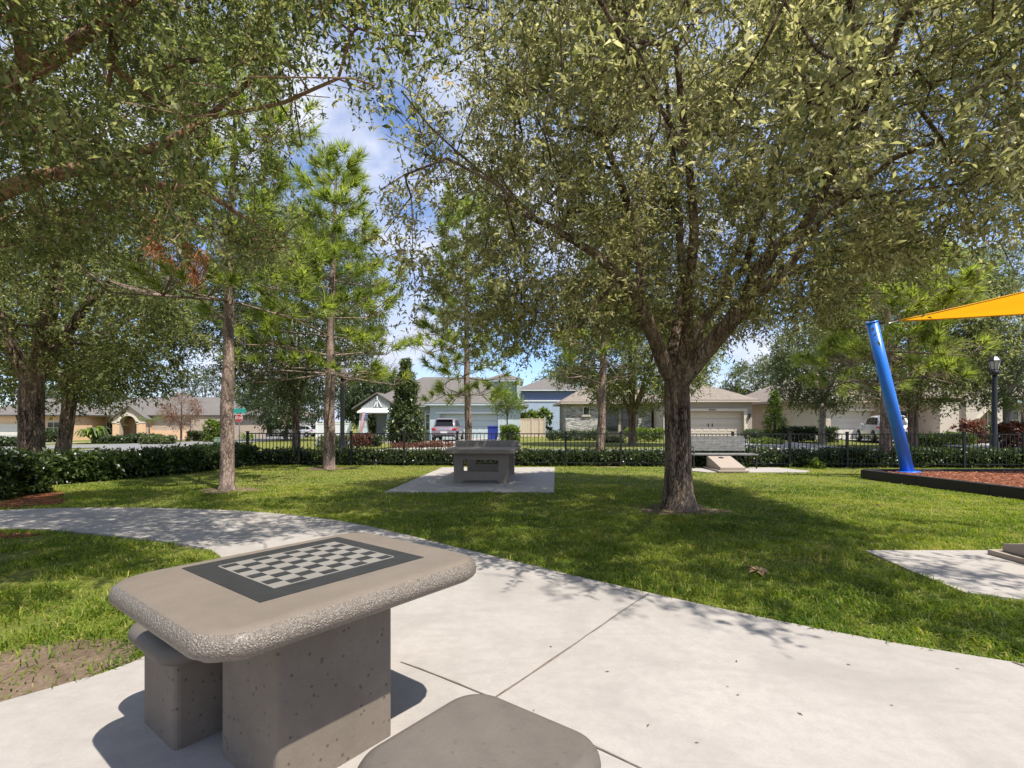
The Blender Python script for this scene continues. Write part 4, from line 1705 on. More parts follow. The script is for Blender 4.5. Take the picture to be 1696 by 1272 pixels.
hedge('dark leafy bush at the left edge in front of the dark trunked oak', [(-9.8, 9.3), (-8.75, 9.35)], 1.0, 0.86, 1100, 81, 'bush', L=0.09, cat='bush')
hedge('clipped hedge curving along the left lawn from the left oak to the fence', [(-10.4, 10.9), (-9.4, 12.4), (-8.7, 14.2), (-8.5, 16.4)], 0.85, 0.72, 3400, 82, L=0.085)
hedge('sunlit low hedge behind the fence from its left end to the bench', [fp(-8.1, .42), fp(-2, .42), fp(2.5, .42), fp(5.1, .42)], 0.62, 0.52, 5200, 83, L=0.075)
hedge('darker denser hedge behind the fence from the bench to the right edge', [fp(5.3, .42), fp(10, .42), fp(18.5, .42)], 0.66, 0.60, 4600, 84, L=0.075)
hedge('tiny bright green weed at the fence foot right of the bench', [fp(8.75, -.25), fp(8.95, -.25)], 0.25, 0.26, 50, 85, 'weed', L=0.07, mat=M_LIMELEAF, cat='weed')


def shrub(label, px, Y, w, h, n, seed, mat=M_HEDGELEAF, name='shrub', L=0.11, d=None, group=None):
    x = gx(px, Y)
    return hedge(label, [(x - w / 2 + .1, Y), (x + w / 2 - .1, Y)], d or min(w, 1.2), h, n, seed, name, L=L, mat=mat, cat='shrub', group=group, nl=5, rough=0.12)


shrub('clipped box shrub below the round tree by the blue grey garage', 845, 35, 1.35, 1.15, 420, 91, M_LIMELEAF)
shrub('olive clipped hedge in front of the flagged porch', 556, 34, 2.2, 0.95, 420, 92, M_BGLEAF)
shrub('reddish brown shrub under the flag', 598, 33.5, 1.3, 1.0, 260, 93, M_REDLEAF)
shrub('small green shrub right of the flag at the porch', 622, 34.5, 0.9, 0.9, 200, 94, M_BGDARK)
shrub('long clipped hedge below the stone house wall', 958, 37, 4.4, 0.8, 520, 95, M_BGDARK)
shrub('loose lime green shrub under the stone house window behind the twin oak', 1068, 35.5, 2.6, 1.0, 380, 96, M_LIMELEAF)
shrub('low green mound left of the thick oak in the stone house lawn', 1010, 33.5, 1.8, 0.45, 220, 97, M_BGLEAF)
shrub('dark round shrub at the right corner of the beige garage', 1247, 37.5, 1.3, 0.85, 220, 98, M_BGDARK)
shrub('low bright shrub mound in front of the cone evergreen', 1268, 30, 1.6, 0.42, 200, 99, M_LIMELEAF)
shrub('squared dark hedge in front of the beige side wall', 1330, 33.5, 2.5, 1.05, 520, 100, M_BGDARK)
shrub('squared dark shrub right of the pale barked young oak', 1372, 33.8, 0.9, 1.05, 240, 101, M_BGDARK)
shrub('yellow green shrub behind the fence right of the white car', 1525, 28, 1.7, 0.75, 300, 102, M_LIMELEAF)
shrub('wide yellowish shrub below the arched house', 1567, 29, 2.6, 0.8, 380, 103, M_LIMELEAF)
shrub('spindly red leaved plant against the arched house wall', 1605, 29.5, 1.1, 1.65, 110, 104, M_REDLEAF, L=0.16)
shrub('dark pointed shrub inside the arched house doorway', 1634, 31, 0.9, 1.15, 220, 105, M_BGDARK)
shrub('rusty leaved shrub at the right edge beside the pale trunk', 1690, 24, 1.4, 1.35, 260, 106, M_REDLEAF, L=0.15)
shrub('dark low shrub under the palm at the peach house', 240, 55, 3.0, 1.1, 260, 107, M_BGDARK, L=0.2)
shrub('brownish low shrub right of the peach house arch', 262, 52, 3.2, 1.0, 260, 108, M_BGLEAF, L=0.2)
shrub('long low hedge left of the peach house arch', 192, 54, 4.2, 0.9, 320, 109, M_BGDARK, L=0.2)
shrub('green clipped shrub right of the cypress', 333, 60, 2.8, 1.3, 280, 110, M_BGLEAF, L=0.22)
shrub('leafy green bush by the right corner of the peach house', 355, 57, 2.0, 2.6, 280, 111, M_LIMELEAF, L=0.22)
shrub('low hedge beside the far left driveway', 20, 47, 3.0, 1.0, 260, 112, M_BGDARK, L=0.2)
shrub('dark shrub left of the peach house wall', 80, 58, 2.2, 1.6, 220, 113, M_BGDARK, L=0.22)
shrub('dark bush in front of the distant arched house', 437, 80, 4.5, 2.2, 280, 114, M_BGDARK, L=0.3)
shrub('low pinkish ground cover at the magnolia foot', 700, 27.5, 3.4, 0.4, 260, 115, M_REDLEAF, L=0.1)
shrub('green bush beyond the beige yard fence', 885, 47, 3.2, 2.5, 320, 116, M_LIMELEAF, L=0.2)


# ---- arching strap-leaved plants and palms
def strap_plant(label, x, y, n, L, w, h0, seed, mat, name, cat, stem=0.0, rise=1.0, feather=False):
    rng = np.random.default_rng(seed)
    zb = g(x, y)
    t = thing(name, label, cat, (x, y, zb))
    V = []
    for i in range(n):
        a = rng.random() * 6.283
        u = Vector((math.cos(a), math.sin(a), 0))
        s = Vector((-u.y, u.x, 0))
        l = L * (.7 + .5 * rng.random())
        r = rise * (.5 + .8 * rng.random())
        prev = None
        K = 7
        for k in range(K + 1):
            q = k / K
            p = UP * (h0 + stem) + u * l * (q * .75) + UP * (l * (r * q - (r * .85) * q * q * q))
            if feather:
                if k == 0:
                    continue
                for sd in (-1, 1):
                    for f in (0, .5):
                        p2 = p + u * f * l / K
                        e = p2 + (s * sd * .9 + u * .5 - UP * .35).normalized() * l * .42 * math.sin(math.pi * min(.95, q * .9 + .1))
                        V += [p2 - u * .02, p2 + u * .02, e, e]
                continue
            ww = w * math.sin(math.pi * min(.98, .12 + .86 * q))
            cur = (p - s * ww / 2, p + s * ww / 2)
            if prev:
                V += [prev[0], prev[1], cur[1], cur[0]]
            prev = cur
    V = np.array([tuple(v) for v in V])
    raw_mesh('fronds', V, 4, np.repeat(rng.random(len(V) // 4), 1), mat, t)
    mb = MB()
    mb.tube([(0, 0, -.02), (0.02, 0, (h0 + stem) * .5), (0, 0, h0 + stem)], [.09 if stem else .12, .07, .05], 8)
    mb.build('stem', M_PINEBARK, t)
    return t


strap_plant('yellow green broad leaved plant left of the peach house arch', gx(152, 54), 54, 46, 2.0, .42, .4, 121, M_LIMELEAF, 'broadleaf_plant', 'plant', rise=1.2)
strap_plant('small feathery palm in front of the peach house wall', gx(247, 53), 53, 14, 1.7, .1, .6, 122, M_LIMELEAF, 'palm', 'palm', stem=1.5, feather=True)
strap_plant('spiky yellow green plant near the stop sign', gx(410, 50), 50, 46, 1.35, .13, .3, 123, M_LIMELEAF, 'spiky_plant', 'plant', rise=1.4)
strap_plant('bright green palm at the right edge behind the lamp', gx(1694, 24), 24, 18, 1.7, .1, .8, 124, M_LIMELEAF, 'palm', 'palm', stem=1.0, feather=True)

# ================================================================ grass blades
rng = np.random.default_rng(3)
EXC = [PATHS, PAD_PING, PAD_CORN, PAD_NEAR, BED_L, [(8.3, 12.55), (40, 13.2), (40, 1.5), (9.6, 1.5)], BARE, BED_N]


def blades(n, y0, y1, dens_fn, hmin, hmax, wid):
    y = np.sqrt(y0 * y0 + (y1 * y1 - y0 * y0) * rng.random(n))
    x = (rng.random(n) * 2 - 1) * (y * 1.04 + 0.6)
    ok = np.ones(n, bool)
    for e in EXC:
        j = .018 if e is PATHS or len(e) < 12 else .09
        ok &= ~(inside(e, x + rng.normal(size=n) * j, y + rng.normal(size=n) * j) & (rng.random(n) < (1 if j < .05 else .9)))
    for e in WORN:
        ok &= ~(inside(e, x + rng.normal(size=n) * .08, y + rng.normal(size=n) * .08) & (rng.random(n) < .8))
    ok &= ~inside([(-20, 9.9), (-10.0, 10.3), (-8.95, 12.3), (-8.25, 14.2), (-8.0, 17), (-20, 17)], x, y)
    ok &= y < 15.9 - 0.052 * x + 0.2
    if dens_fn is not None:
        ok &= rng.random(n) < dens_fn(x, y)
    x, y = x[ok], y[ok]
    n = len(x)
    a = rng.random(n) * 6.283
    lean = 0.5 + .9 * rng.random(n)
    h = (hmin + (hmax - hmin) * rng.random(n) ** 1.4) * np.array([1 + .9 * noise.noise(Vector((px * 3.1, py * 3.1, 4))) for px, py in zip(x, y)])
    pv = np.array([noise.noise(Vector((px * .45, py * .45, 0))) + .7 * noise.noise(Vector((px * 1.6, py * 1.6, 5))) + .6 * noise.noise(Vector((px * 5.5, py * 5.5, 8))) for px, py in zip(x, y)])
    u = np.stack([np.cos(a), np.sin(a), np.zeros(n)], 1)
    s = np.stack([-np.sin(a), np.cos(a), np.zeros(n)], 1)
    b = np.stack([x, y, np.zeros(n) - 0.004], 1)
    w = (wid * (.7 + .6 * rng.random(n)))[:, None]
    z = np.array([[0, 0, 1.0]])
    hh = h[:, None]
    le = lean[:, None]
    m = b + u * hh * le * .35 + z * hh * .62
    t = b + u * hh * le * 1.0 + z * hh * (1.0 - .25 * le)
    V = np.stack([b - s * w / 2, b + s * w / 2, m + s * w * .42, t, t, m - s * w * .42], 1)
    V = np.stack([V[:, 0], V[:, 1], V[:, 2], V[:, 5], V[:, 5], V[:, 2], V[:, 3], V[:, 3]], 1)
    Q = V.reshape(n, 8, 3)
    V4 = Q.reshape(-1, 3)
    tint = np.clip(.40 + .46 * pv + .17 * rng.normal(size=n), 0, 1)
    dry = rng.random(n) < .07
    tint[dry] = .85 + .15 * rng.random(dry.sum())
    return V4, np.repeat(tint, 2)


def patch(x, y):
    v = np.array([noise.noise(Vector((px * .9, py * .9, 2.2))) for px, py in zip(x, y)])
    near = np.exp(-((x - 2.5) ** 2 + (y - 8.06) ** 2) / .2)
    b = np.array([noise.noise(Vector((px * 1.7, py * 1.7, 9))) for px, py in zip(x, y)])
    left = np.where((x < -1.8) & (y < 6.6), np.clip(0.85 + 1.6 * b, .05, 1), 1)
    return np.clip(1.05 + 1.1 * v, .25, 1) * left * (1 - near)


def bare(x, y):
    v = np.array([noise.noise(Vector((px * 2.2, py * 2.2, 6))) for px, py in zip(x, y)])
    return np.clip(.06 + .55 * v, .0, .5)


VV, TT = [], []
for a in [(110000, 1.6, 4.6, patch, .03, .072, .008), (140000, 4.6, 7.5, patch, .028, .060, .0085), (100000, 7.5, 11, patch, .026, .05, .011), (60000, 11, 17, patch, .025, .045, .016)]:
    v, t = blades(*a)
    VV.append(v)
    TT.append(t)
EXC = [PATHS]
sv = EXC
n0 = len(VV)
v, t = blades(22000, 1.3, 3.8, lambda x, y: bare(x, y) * inside(BARE, x, y), .03, .08, .008)
VV.append(v)
TT.append(t)
VV, TT = np.concatenate(VV), np.concatenate(TT)
print('grass quads', len(TT))
raw_mesh('grass', VV, 4, TT, M_GRASS, None, 'stuff')
# ================================================================ houses
def roofmat(name, c):
    m = NT(name)
    m.set(0.9, 0, 0.2)
    v = m.coords()
    sp = m.n('ShaderNodeSeparateXYZ')
    m.l(v, sp.inputs[0])
    w = m.n('ShaderNodeMath')
    w.operation = 'FRACT'
    k = m.n('ShaderNodeMath')
    k.operation = 'MULTIPLY'
    k.inputs[1].default_value = 7.0
    m.l(sp.outputs['Z'], k.inputs[0])
    m.l(k.outputs[0], w.inputs[0])
    line = m.ramp(w.outputs[0], [(0.0, 0.55), (0.2, 0.0)])
    a = m.noise(m.coords((3, 3, 14)), 1.5, 4, 0.7)
    big = m.noise(v, 0.5, 3)
    col = m.ramp(a, [(0.3, [x * .7 for x in c]), (0.7, [min(1, x * 1.25) for x in c])])
    col = m.mix(m.ramp(big, [(0.4, 0), (0.7, .3)]), col, [x * .75 for x in c])
    m.base(m.mix(line, col, [x * .45 for x in c]))
    m.bump(w.outputs[0], 0.4, 0.02)
    return m.mat


def stucco(name, c):
    return plain(name, c, 0.9, spec=0.2, var=0.07, scale=1.2, bump=0.35, bscale=45, dist=0.01)


M_ROOFGREY = roofmat('grey_shingle', (0.16, 0.145, 0.13))
M_ROOFTAN = roofmat('tan_shingle', (0.24, 0.20, 0.165))
M_PEACH = stucco('peach_stucco', (0.70, 0.46, 0.285))
M_TAUPE = stucco('taupe_stucco', (0.45, 0.36, 0.28))
M_BEIGE = stucco('beige_stucco', (0.55, 0.475, 0.40))
M_GREIGE = stucco('greige_stucco', (0.40, 0.355, 0.305))
M_BLUEGREY = stucco('blue_grey_siding', (0.31, 0.325, 0.325))
M_PALEBLUE = stucco('pale_blue_panel', (0.47, 0.54, 0.56))
M_SAGE = stucco('pale_green_stucco', (0.40, 0.475, 0.445))
M_NAVY = stucco('deep_blue_siding', (0.15, 0.185, 0.30))
M_MIDBLUE = stucco('mid_blue_siding', (0.36, 0.43, 0.52))
M_GARAGE = plain('garage_panel', (0.60, 0.53, 0.45), 0.6, var=0.04)
M_GARAGEW = plain('white_garage_panel', (0.66, 0.62, 0.56), 0.6, var=0.04)
M_DOORD = plain('dark_door', (0.05, 0.045, 0.042), 0.5)


def stone_material():
    m = NT('stacked_stone')
    m.set(0.9, 0, 0.2)
    v = m.coords((2.2, 2.2, 6.5))
    vo = m.n('ShaderNodeTexVoronoi')
    vo.inputs['Scale'].default_value = 1.2
    m.l(v, vo.inputs['Vector'])
    e = m.n('ShaderNodeTexVoronoi')
    e.feature = 'DISTANCE_TO_EDGE'
    e.inputs['Scale'].default_value = 1.2
    m.l(v, e.inputs['Vector'])
    c = m.ramp(vo.outputs['Color'], [(0.1, (0.22, 0.21, 0.20)), (0.5, (0.40, 0.38, 0.355)), (0.9, (0.58, 0.55, 0.51))])
    c = m.mix(m.ramp(e.outputs['Distance'], [(0.0, 0.85), (0.08, 0.0)]), c, (0.12, 0.115, 0.11))
    m.base(c)
    m.bump(e.outputs['Distance'], 0.8, 0.05)
    return m.mat


M_STONE = stone_material()


def hip(mb, x0, x1, y0, y1, z, h, ov=0.45, fz=0.16):
    """hipped roof over a rectangle, with a fascia band"""
    x0, x1, y0, y1 = x0 - ov, x1 + ov, y0 - ov, y1 + ov
    w, d = x1 - x0, y1 - y0
    zt = z + fz
    if w >= d:
        r = [(x0 + d / 2, (y0 + y1) / 2, zt + h), (x1 - d / 2, (y0 + y1) / 2, zt + h)]
    else:
        r = [((x0 + x1) / 2, y0 + w / 2, zt + h), ((x0 + x1) / 2, y1 - w / 2, zt + h)]
    v = [(x0, y0, zt), (x1, y0, zt), (x1, y1, zt), (x0, y1, zt)] + r
    f = [(0, 1, 5, 4), (1, 2, 5), (2, 3, 4, 5), (3, 0, 4)] if w >= d else [(0, 1, 4), (1, 2, 5, 4), (2, 3, 5), (3, 0, 4, 5)]
    mb.add(v, f + [(3, 2, 1, 0)])
    return mb


def fascia(mb, x0, x1, y0, y1, z, ov=0.45, fz=0.155):
    mb.box(x0 - ov + .02, x1 + ov - .02, y0 - ov + .02, y1 + ov - .02, z, z + fz)
    return mb


def gable(mb, x0, x1, y0, y1, z, h, t=0.14, ov=0.35):
    """gable roof, ridge along y, as two slabs"""
    xm = (x0 + x1) / 2
    s = h / (xm - x0)
    a0, a1 = x0 - ov, x1 + ov
    zo = z - s * ov
    mb.xz([(a0, zo), (xm, z + h), (xm, z + h + t), (a0, zo + t)], y0, y1)
    mb.xz([(xm + .002, z + h), (a1, zo), (a1, zo + t), (xm + .002, z + h + t)], y0, y1)
    return mb


def window(par, x0, x1, z0, z1, y, fm, mull=1, hbar=True, t=0.09, sill=True):
    mb = MB()
    mb.box(x0, x1, y - .05, y, z0, z0 + t)
    mb.box(x0, x1, y - .05, y, z1 - t, z1)
    mb.box(x0, x0 + t, y - .05, y, z0 + t, z1 - t)
    mb.box(x1 - t, x1, y - .05, y, z0 + t, z1 - t)
    for i in range(mull):
        xc = x0 + (x1 - x0) * (i + 1) / (mull + 1)
        mb.box(xc - .03, xc + .03, y - .042, y - .022, z0 + t, z1 - t)
    if hbar:
        zc = (z0 + z1) / 2
        mb.box(x0 + t, x1 - t, y - .045, y - .025, zc - .025, zc + .025)
    if sill:
        mb.box(x0 - .08, x1 + .08, y - .10, y, z0 - .085, z0 - .002)
    w = mb.build('window', fm, par)
    MB().box(x0 + t * .9, x1 - t * .9, y - .02, y + .01, z0 + t * .9, z1 - t * .9).build('pane', M_GLASS, w)
    return w


def garage_door(par, x0, x1, z1, y, mat, rows=4, cols=8, handles=True, light=False):
    """sectional door set back from the wall face at y"""
    mb = MB()
    hh = (z1 - 0.02) / rows
    for r in range(rows):
        z = 0.02 + r * hh
        mb.box(x0, x1, y - .03, y + .02, z, z + hh - .022)
        ww = (x1 - x0) / cols
        for c in range(cols):
            mb.box(x0 + c * ww + .06, x0 + (c + 1) * ww - .06, y - .045, y - .0295, z + .08, z + hh - .10)
    mb.box(x0, x1, y + .021, y + .03, 0.02, z1)
    d = mb.build('garage_door', mat, par)
    if handles:
        xm = (x0 + x1) / 2
        m2 = MB()
        for s in (-.16, .16):
            m2.box(xm + s - .025, xm + s + .025, y - .09, y - .046, .95, 1.2)
        m2.build('handle', M_BLACK, d)
    return d


def house(name_label, x, y, rz=0.0, z=None):
    return thing('house', name_label, 'house', (x, y, g(x, y) if z is None else z), rz, 'houses across the street')


def wall_with_opening(mb, x0, x1, z1, ox0, ox1, oz, y0, y1):
    mb.box(x0, ox0, y0, y1, -.3, z1)
    mb.box(ox1, x1, y0, y1, -.3, z1)
    mb.box(ox0, ox1, y0, y1, oz, z1)


def arch_poly(x0, x1, ztop, ax0, ax1, zs, n=12, peak=None):
    xm = (ax0 + ax1) / 2
    r = (ax1 - ax0) / 2
    arc = [(xm + r * math.cos(math.pi * i / n), zs + r * math.sin(math.pi * i / n)) for i in range(n + 1)]
    top = [(x0, ztop)] if peak is None else [(x0, ztop)]
    p = [(x0, -.3), (ax0, -.3)] + arc[::-1] + [(ax1, -.3), (x1, -.3), (x1, ztop)]
    if peak:
        p += [((x0 + x1) / 2, peak)]
    return p + [(x0, ztop)]


# ---- peach house, far left (local x along its front)
hx, hy = gx(219, 65), 65.0
H = house('peach and taupe stucco house with arched gable entry, far left', hx, hy)
mb = MB()
mb.box(2.0, 7.2, 0.6, 9, 1.15, 2.95)
mb.box(7.2, 12.6, 0.3, 9, -.3, 2.95)
mb.box(-8.2, -5.6, 1.6, 9, -.3, 2.95)
mb.box(-5.6, -1.8, 2.8, 9, -.3, 2.95)
mb.build('wall', M_TAUPE, H)
mb = MB()
mb.box(2.0, 7.2, 0.52, 9, -.3, 1.15)
mb.box(-3.3, -2.0, 1.2, 2.6, -.3, 2.95)
mb.build('peach_wall', M_PEACH, H)
mb = MB().box(-5.0, -3.6, 2.74, 2.8, 0, 2.3)
mb.build('door', M_DOORD, H)
window(H, -5.4, -3.3, 0.5, 2.3, 2.72, M_CREAMTRIM)
mb = MB().xz(arch_poly(-2.0, 2.0, 2.75, -1.2, .9, 1.95, peak=4.2), -0.5, 0.1)
mb.build('entry_gable', M_TAUPE, H)
mb = MB()
mb.box(-2.05, -1.25, -.56, -.5, -.3, 2.1)
mb.box(.95, 2.05, -.56, -.5, -.3, 2.1)
mb.build('pier_facing', M_PEACH, H)
mb = MB()
n = 14
for i in range(n):
    a0, a1 = math.pi * i / n, math.pi * (i + 1) / n
    q = lambda r, a: (-.15 + r * math.cos(a), 1.98 + r * math.sin(a))
    mb.xz([q(1.06, a0), q(1.34, a0), q(1.34, a1), q(1.06, a1)], -.60, -.5)
mb.box(-2.1, -1.2, -.60, -.5, 2.11, 2.28)
mb.box(.9, 2.1, -.60, -.5, 2.11, 2.28)
mb.build('arch_trim', M_CREAMTRIM, H)
mb = MB()
mb.box(-1.9, 1.9, 1.9, 2.0, -.3, 2.75)
mb.box(-1.98, -1.9, .1, 1.9, -.3, 2.75)
mb.box(1.9, 1.98, .1, 1.9, -.3, 2.75)
mb.build('porch_wall', M_PEACH, H)
MB().box(-.9, .2, 1.84, 1.9, 0, 2.15).build('door', M_DOORD, H)
mb = MB()
hip(mb, -8.2, 12.6, 0.6, 10.5, 2.95, 2.5)
gable(mb, -2.0, 2.0, -0.75, 3.4, 2.75, 1.45)
mb.build('roof', M_ROOFGREY, H)
fascia(MB(), -8.2, 12.6, 0.6, 10.5, 2.95).build('fascia', plain('dark_fascia', (0.10, 0.08, 0.065), 0.7), H)
# wing with the white garage
wx = gx(40, 62)
H = house('peach house with white garage door, cut by the left edge of the photo', wx, 62.0)
mb = MB()
wall_with_opening(mb, -6.0, 1.5, 2.95, -5.2, -.4, 2.15, 0, .35)
mb.box(1.5, 5.2, .4, 7, -.3, 2.95)
mb.box(-6, 1.5, 3, 7, -.3, 2.95)
mb.build('wall', M_PEACH, H)
garage_door(H, -5.2, -.4, 2.15, .3, M_GARAGEW, handles=False)
hip(MB(), -6, 5.2, 0, 8, 2.95, 2.1).build('roof', M_ROOFGREY, H)
fascia(MB(), -6, 5.2, 0, 8, 2.95).build('fascia', bpy.data.materials['dark_fascia'], H)
window(H, 2.4, 4.0, .8, 2.3, .39, M_CREAMTRIM)

# ---- distant arched house beyond the stop sign
H = house('small looking distant house with tan roof and arched entry beyond the stop sign', gx(424, 92), 92.0)
mb = MB()
mb.xz(arch_poly(-2.2, 2.2, 3.3, -1.0, 1.0, 2.2, peak=4.7), 0, .5)
mb.box(-7, -2.2, 1, 7, -.3, 3.0)
mb.box(2.2, 8, 1, 7, -.3, 3.0)
mb.build('wall', M_GREIGE, H)
MB().box(-2.1, 2.1, 1.5, 1.6, -.3, 3.2).build('porch_wall', M_BEIGE, H)
MB().box(-1.2, 1.2, -.12, 0, 3.25, 3.45).box(-2.25, -1.05, -.12, 0, 2.1, 2.3).box(1.05, 2.25, -.12, 0, 2.1, 2.3).build('arch_trim', M_WHITE, H)
mb = hip(MB(), -7, 8, 1, 10, 3.0, 2.6)
gable(mb, -2.2, 2.2, -.3, 4, 3.3, 1.4)
mb.build('roof', M_ROOFTAN, H)
window(H, -5.6, -3.6, .8, 2.4, .99, M_WHITE)
window(H, 3.6, 5.8, .8, 2.4, .99, M_WHITE)

# ---- blue grey house with pale garage
bx, by = gx(750, 43), 43.0
H = house('blue grey two storey house with pale garage door, porch gable and flag', bx, by)
k = 43 / F
X = lambda px, Y=43.0: gx(px, Y) - bx
mb = MB()
wall_with_opening(mb, X(712), X(862), 2.85, X(729), X(825), 2.15, 0, .4)
mb.build('garage_wall', M_PALEBLUE, H)
garage_door(H, X(729), X(825), 2.15, .34, plain('pale_blue_garage', (0.52, 0.59, 0.62), 0.55, var=0.03), handles=False)
MB().box(X(722), X(832), -.07, -.002, 2.17, 2.33).build('lintel', M_WHITE, H)
mb = MB()
mb.box(X(712), X(712) + .3, .4, 9, -.3, 2.85)
mb.box(X(862) - .3, X(862), .4, 8.6, -.3, 5.05)
mb.build('side_wall', M_SAGE, H)
mb = MB()
mb.box(X(600) + .6, X(712), 2.2, 9, -.3, 2.9)
mb.box(X(655), X(712), 1.2, 2.2, -.3, 2.8)
mb.build('wall', M_BLUEGREY, H)
window(H, X(700), X(709), .7, 2.2, 1.19, M_WHITE, mull=0)
MB().box(X(628), X(642), 2.14, 2.2, 0, 2.1).build('door', plain('grey_blue_door', (0.20, 0.25, 0.29), .5), H)
window(H, X(586) + .1, X(597), .7, 2.0, 1.69, M_WHITE, mull=1)
# porch
pz = 2.62
mb = MB()
mb.xz([(X(602), pz), (X(660), pz), (X(631), pz + 1.12)], -.9, -.75)
for i in range(9):
    q = X(606) + (X(656) - X(606)) * i / 8
    top = pz + 1.12 * (1 - abs(q - X(631)) / (X(660) - X(631))) - .12
    if top > pz + .1:
        mb.box(q - .02, q + .02, -.93, -.901, pz + .02, top)
mb.build('porch_gable', M_BLUEGREY, H)
mb = MB()
mb.box(X(630) - .05, X(630) + .05, -1.02, -.95, pz + .05, pz + .95)
mb.xz([(X(624), pz + .1), (X(626), pz + .1), (X(631), pz + .62), (X(629), pz + .62)], -1.02, -.95)
mb.xz([(X(636), pz + .1), (X(638), pz + .1), (X(632.5), pz + .62), (X(630.5), pz + .62)], -1.02, -.95)
mb.build('gable_bracket', M_WHITE, H)
mb = MB()
mb.add([(X(600), -1.5, pz - .32), (X(660), -1.5, pz - .32), (X(654), -.92, pz), (X(606), -.92, pz), (X(600), -1.5, pz - .42), (X(660), -1.5, pz - .42), (X(660), -.8, pz - .42), (X(600), -.8, pz - .42)],
       [(0, 1, 2, 3), (0, 4, 5, 1), (4, 7, 6, 5), (1, 5, 6, 2), (0, 3, 7, 4)])
mb.build('porch_canopy', M_WHITE, H)
for px in (608, 652):
    mb = MB()
    mb.add([(X(px) - .34, -1.32, .55), (X(px) + .34, -1.32, .55), (X(px) + .34, -.72, .55), (X(px) - .34, -.72, .55), (X(px) - .24, -1.25, pz - .43), (X(px) + .24, -1.25, pz - .43), (X(px) + .24, -.8, pz - .43), (X(px) - .24, -.8, pz - .43)],
           [(0, 1, 5, 4), (1, 2, 6, 5), (2, 3, 7, 6), (3, 0, 4, 7), (4, 5, 6, 7)])
    mb.box(X(px) - .42, X(px) + .42, -1.4, -.66, .44, .548)
    mb.build('porch_column', M_PALEBLUE, H)
    MB().box(X(px) - .38, X(px) + .38, -1.36, -.7, -.3, .44).build('column_base', M_STONE, H)
# roofs
mb = MB()
gable(mb, X(598) - .2, X(664), -1.05, 4, pz + .03, 1.12, t=.12, ov=.25)
hip(mb, X(600), X(868), 1.4, 9.6, 2.76, 2.75)
hip(mb, X(712), X(862), 0, 4.5, 2.85, 1.55)
hip(mb, X(806), X(862), 3.0, 9, 5.05, .75, ov=.35)
mb.build('roof', M_ROOFGREY, H)
mb = MB()
mb.box(X(806), X(862) - .31, 3.0, 8.5, 2.75, 5.05)
mb.build('upper_wall', M_SAGE, H)
fascia(MB(), X(712), X(862), 0, 4.5, 2.85).build('fascia', M_PALEBLUE, H)
fascia(MB(), X(806), X(862), 3.0, 9, 5.05, ov=.35).build('fascia', M_SAGE, H)
fascia(MB(), X(600), X(868), 1.4, 9.6, 2.76).build('fascia', M_BLUEGREY, H)
# steps / entry seat
MB().box(X(612), X(648), -1.2, 2.1, -.3, .12).build('porch_floor', M_DRIVE, H)

# flag on the porch
fl = thing('flag', 'striped red and white flag with blue canton drooping from the porch column', 'flag', (gx(603, 41), 41.2, g(-11, 41) + 1.35), R(10))
MB().tube([(.35, .35, .45), (-.15, -.1, 1.25)], .016, 6).build('flagpole', M_WHITE, fl)
fm = MB()
NW, NH = 13, 20
pt = {}
for i in range(NW + 1):
    for j in range(NH + 1):
        u, v = i / NW, j / NH
        x = -.15 + (.42 * u) * (1 - .5 * v) - .30 * v
        y = -.1 + .09 * math.sin(u * 7 + v * 2) * (.35 + v)
        z = 1.22 - 1.55 * v - .18 * u
        pt[i, j] = len(fm.v)
        fm.v.append((x, y, z))
for i in range(NW):
    for j in range(NH):
        fm.f.append([pt[i, j], pt[i + 1, j], pt[i + 1, j + 1], pt[i, j + 1]])
        star = (i + j) % 2 == 0 and 0 < j < 8
        fm.m.append((3 if star and i % 2 else 2) if (j < 8 and i > 5) else (0 if i % 2 == 0 else 1))
        fm.sm.append(True)
fm.build('cloth', [plain('flag_red', (0.42, 0.045, 0.06), .8), plain('flag_white', (0.70, 0.66, 0.66), .8), plain('flag_blue', (0.045, 0.05, 0.20), .8), plain('flag_star', (0.4, 0.4, 0.5), .8)], fl, fixn=False)

# ---- dark blue house
H = house('deep blue two storey house seen in the gap behind the beige yard fence', gx(897, 60), 60.0)
MB().box(-2.6, 4.5, 0, 8, 3.75, 4.9).build('upper_wall', M_NAVY, H)
MB().box(-2.6, 4.5, -.05, 8, -.3, 3.75).build('lower_wall', M_MIDBLUE, H)
MB().box(-2.7, 4.6, -.12, 8, 3.67, 3.82).build('band', M_WHITE, H)
hip(MB(), -2.6, 4.5, 0, 8, 4.9, 1.7).build('roof', M_ROOFGREY, H)
fascia(MB(), -2.6, 4.5, 0, 8, 4.9).build('fascia', M_WHITE, H)

# ---- yard fences
t = thing('yard_fence', 'beige vinyl yard fence with gate beside the blue grey house', 'fence', (gx(862, 44), 44.0, g(1, 44)))
for (a, b) in ((0, .95), (1.0, 1.62), (1.66, 2.05)):
    mb = MB()
    n = max(2, int((b - a) / .16))
    for i in range(n):
        q = a + (b - a) * i / n
        mb.box(q, q + (b - a) / n - .008, 0, .04, .12, 1.52)
    mb.box(a, b, -.02, .06, 1.52, 1.60)
    mb.box(a, b, -.02, .06, .06, .14)
    mb.build('panel', plain('beige_vinyl' + str(a), (0.60, 0.49, 0.38), .5, var=.04), t)
mb = MB()
for q in (-.06, .97, 1.64, 2.07):
    mb.box(q - .05, q + .05, -.05, .09, 0, 1.7)
mb.build('post', plain('beige_vinyl_post', (0.56, 0.45, 0.35), .5), t)
t = thing('yard_fence', 'white vinyl yard fence left of the flagged porch', 'fence', (gx(525, 43), 43.0, g(-16, 43)))
mb = MB()
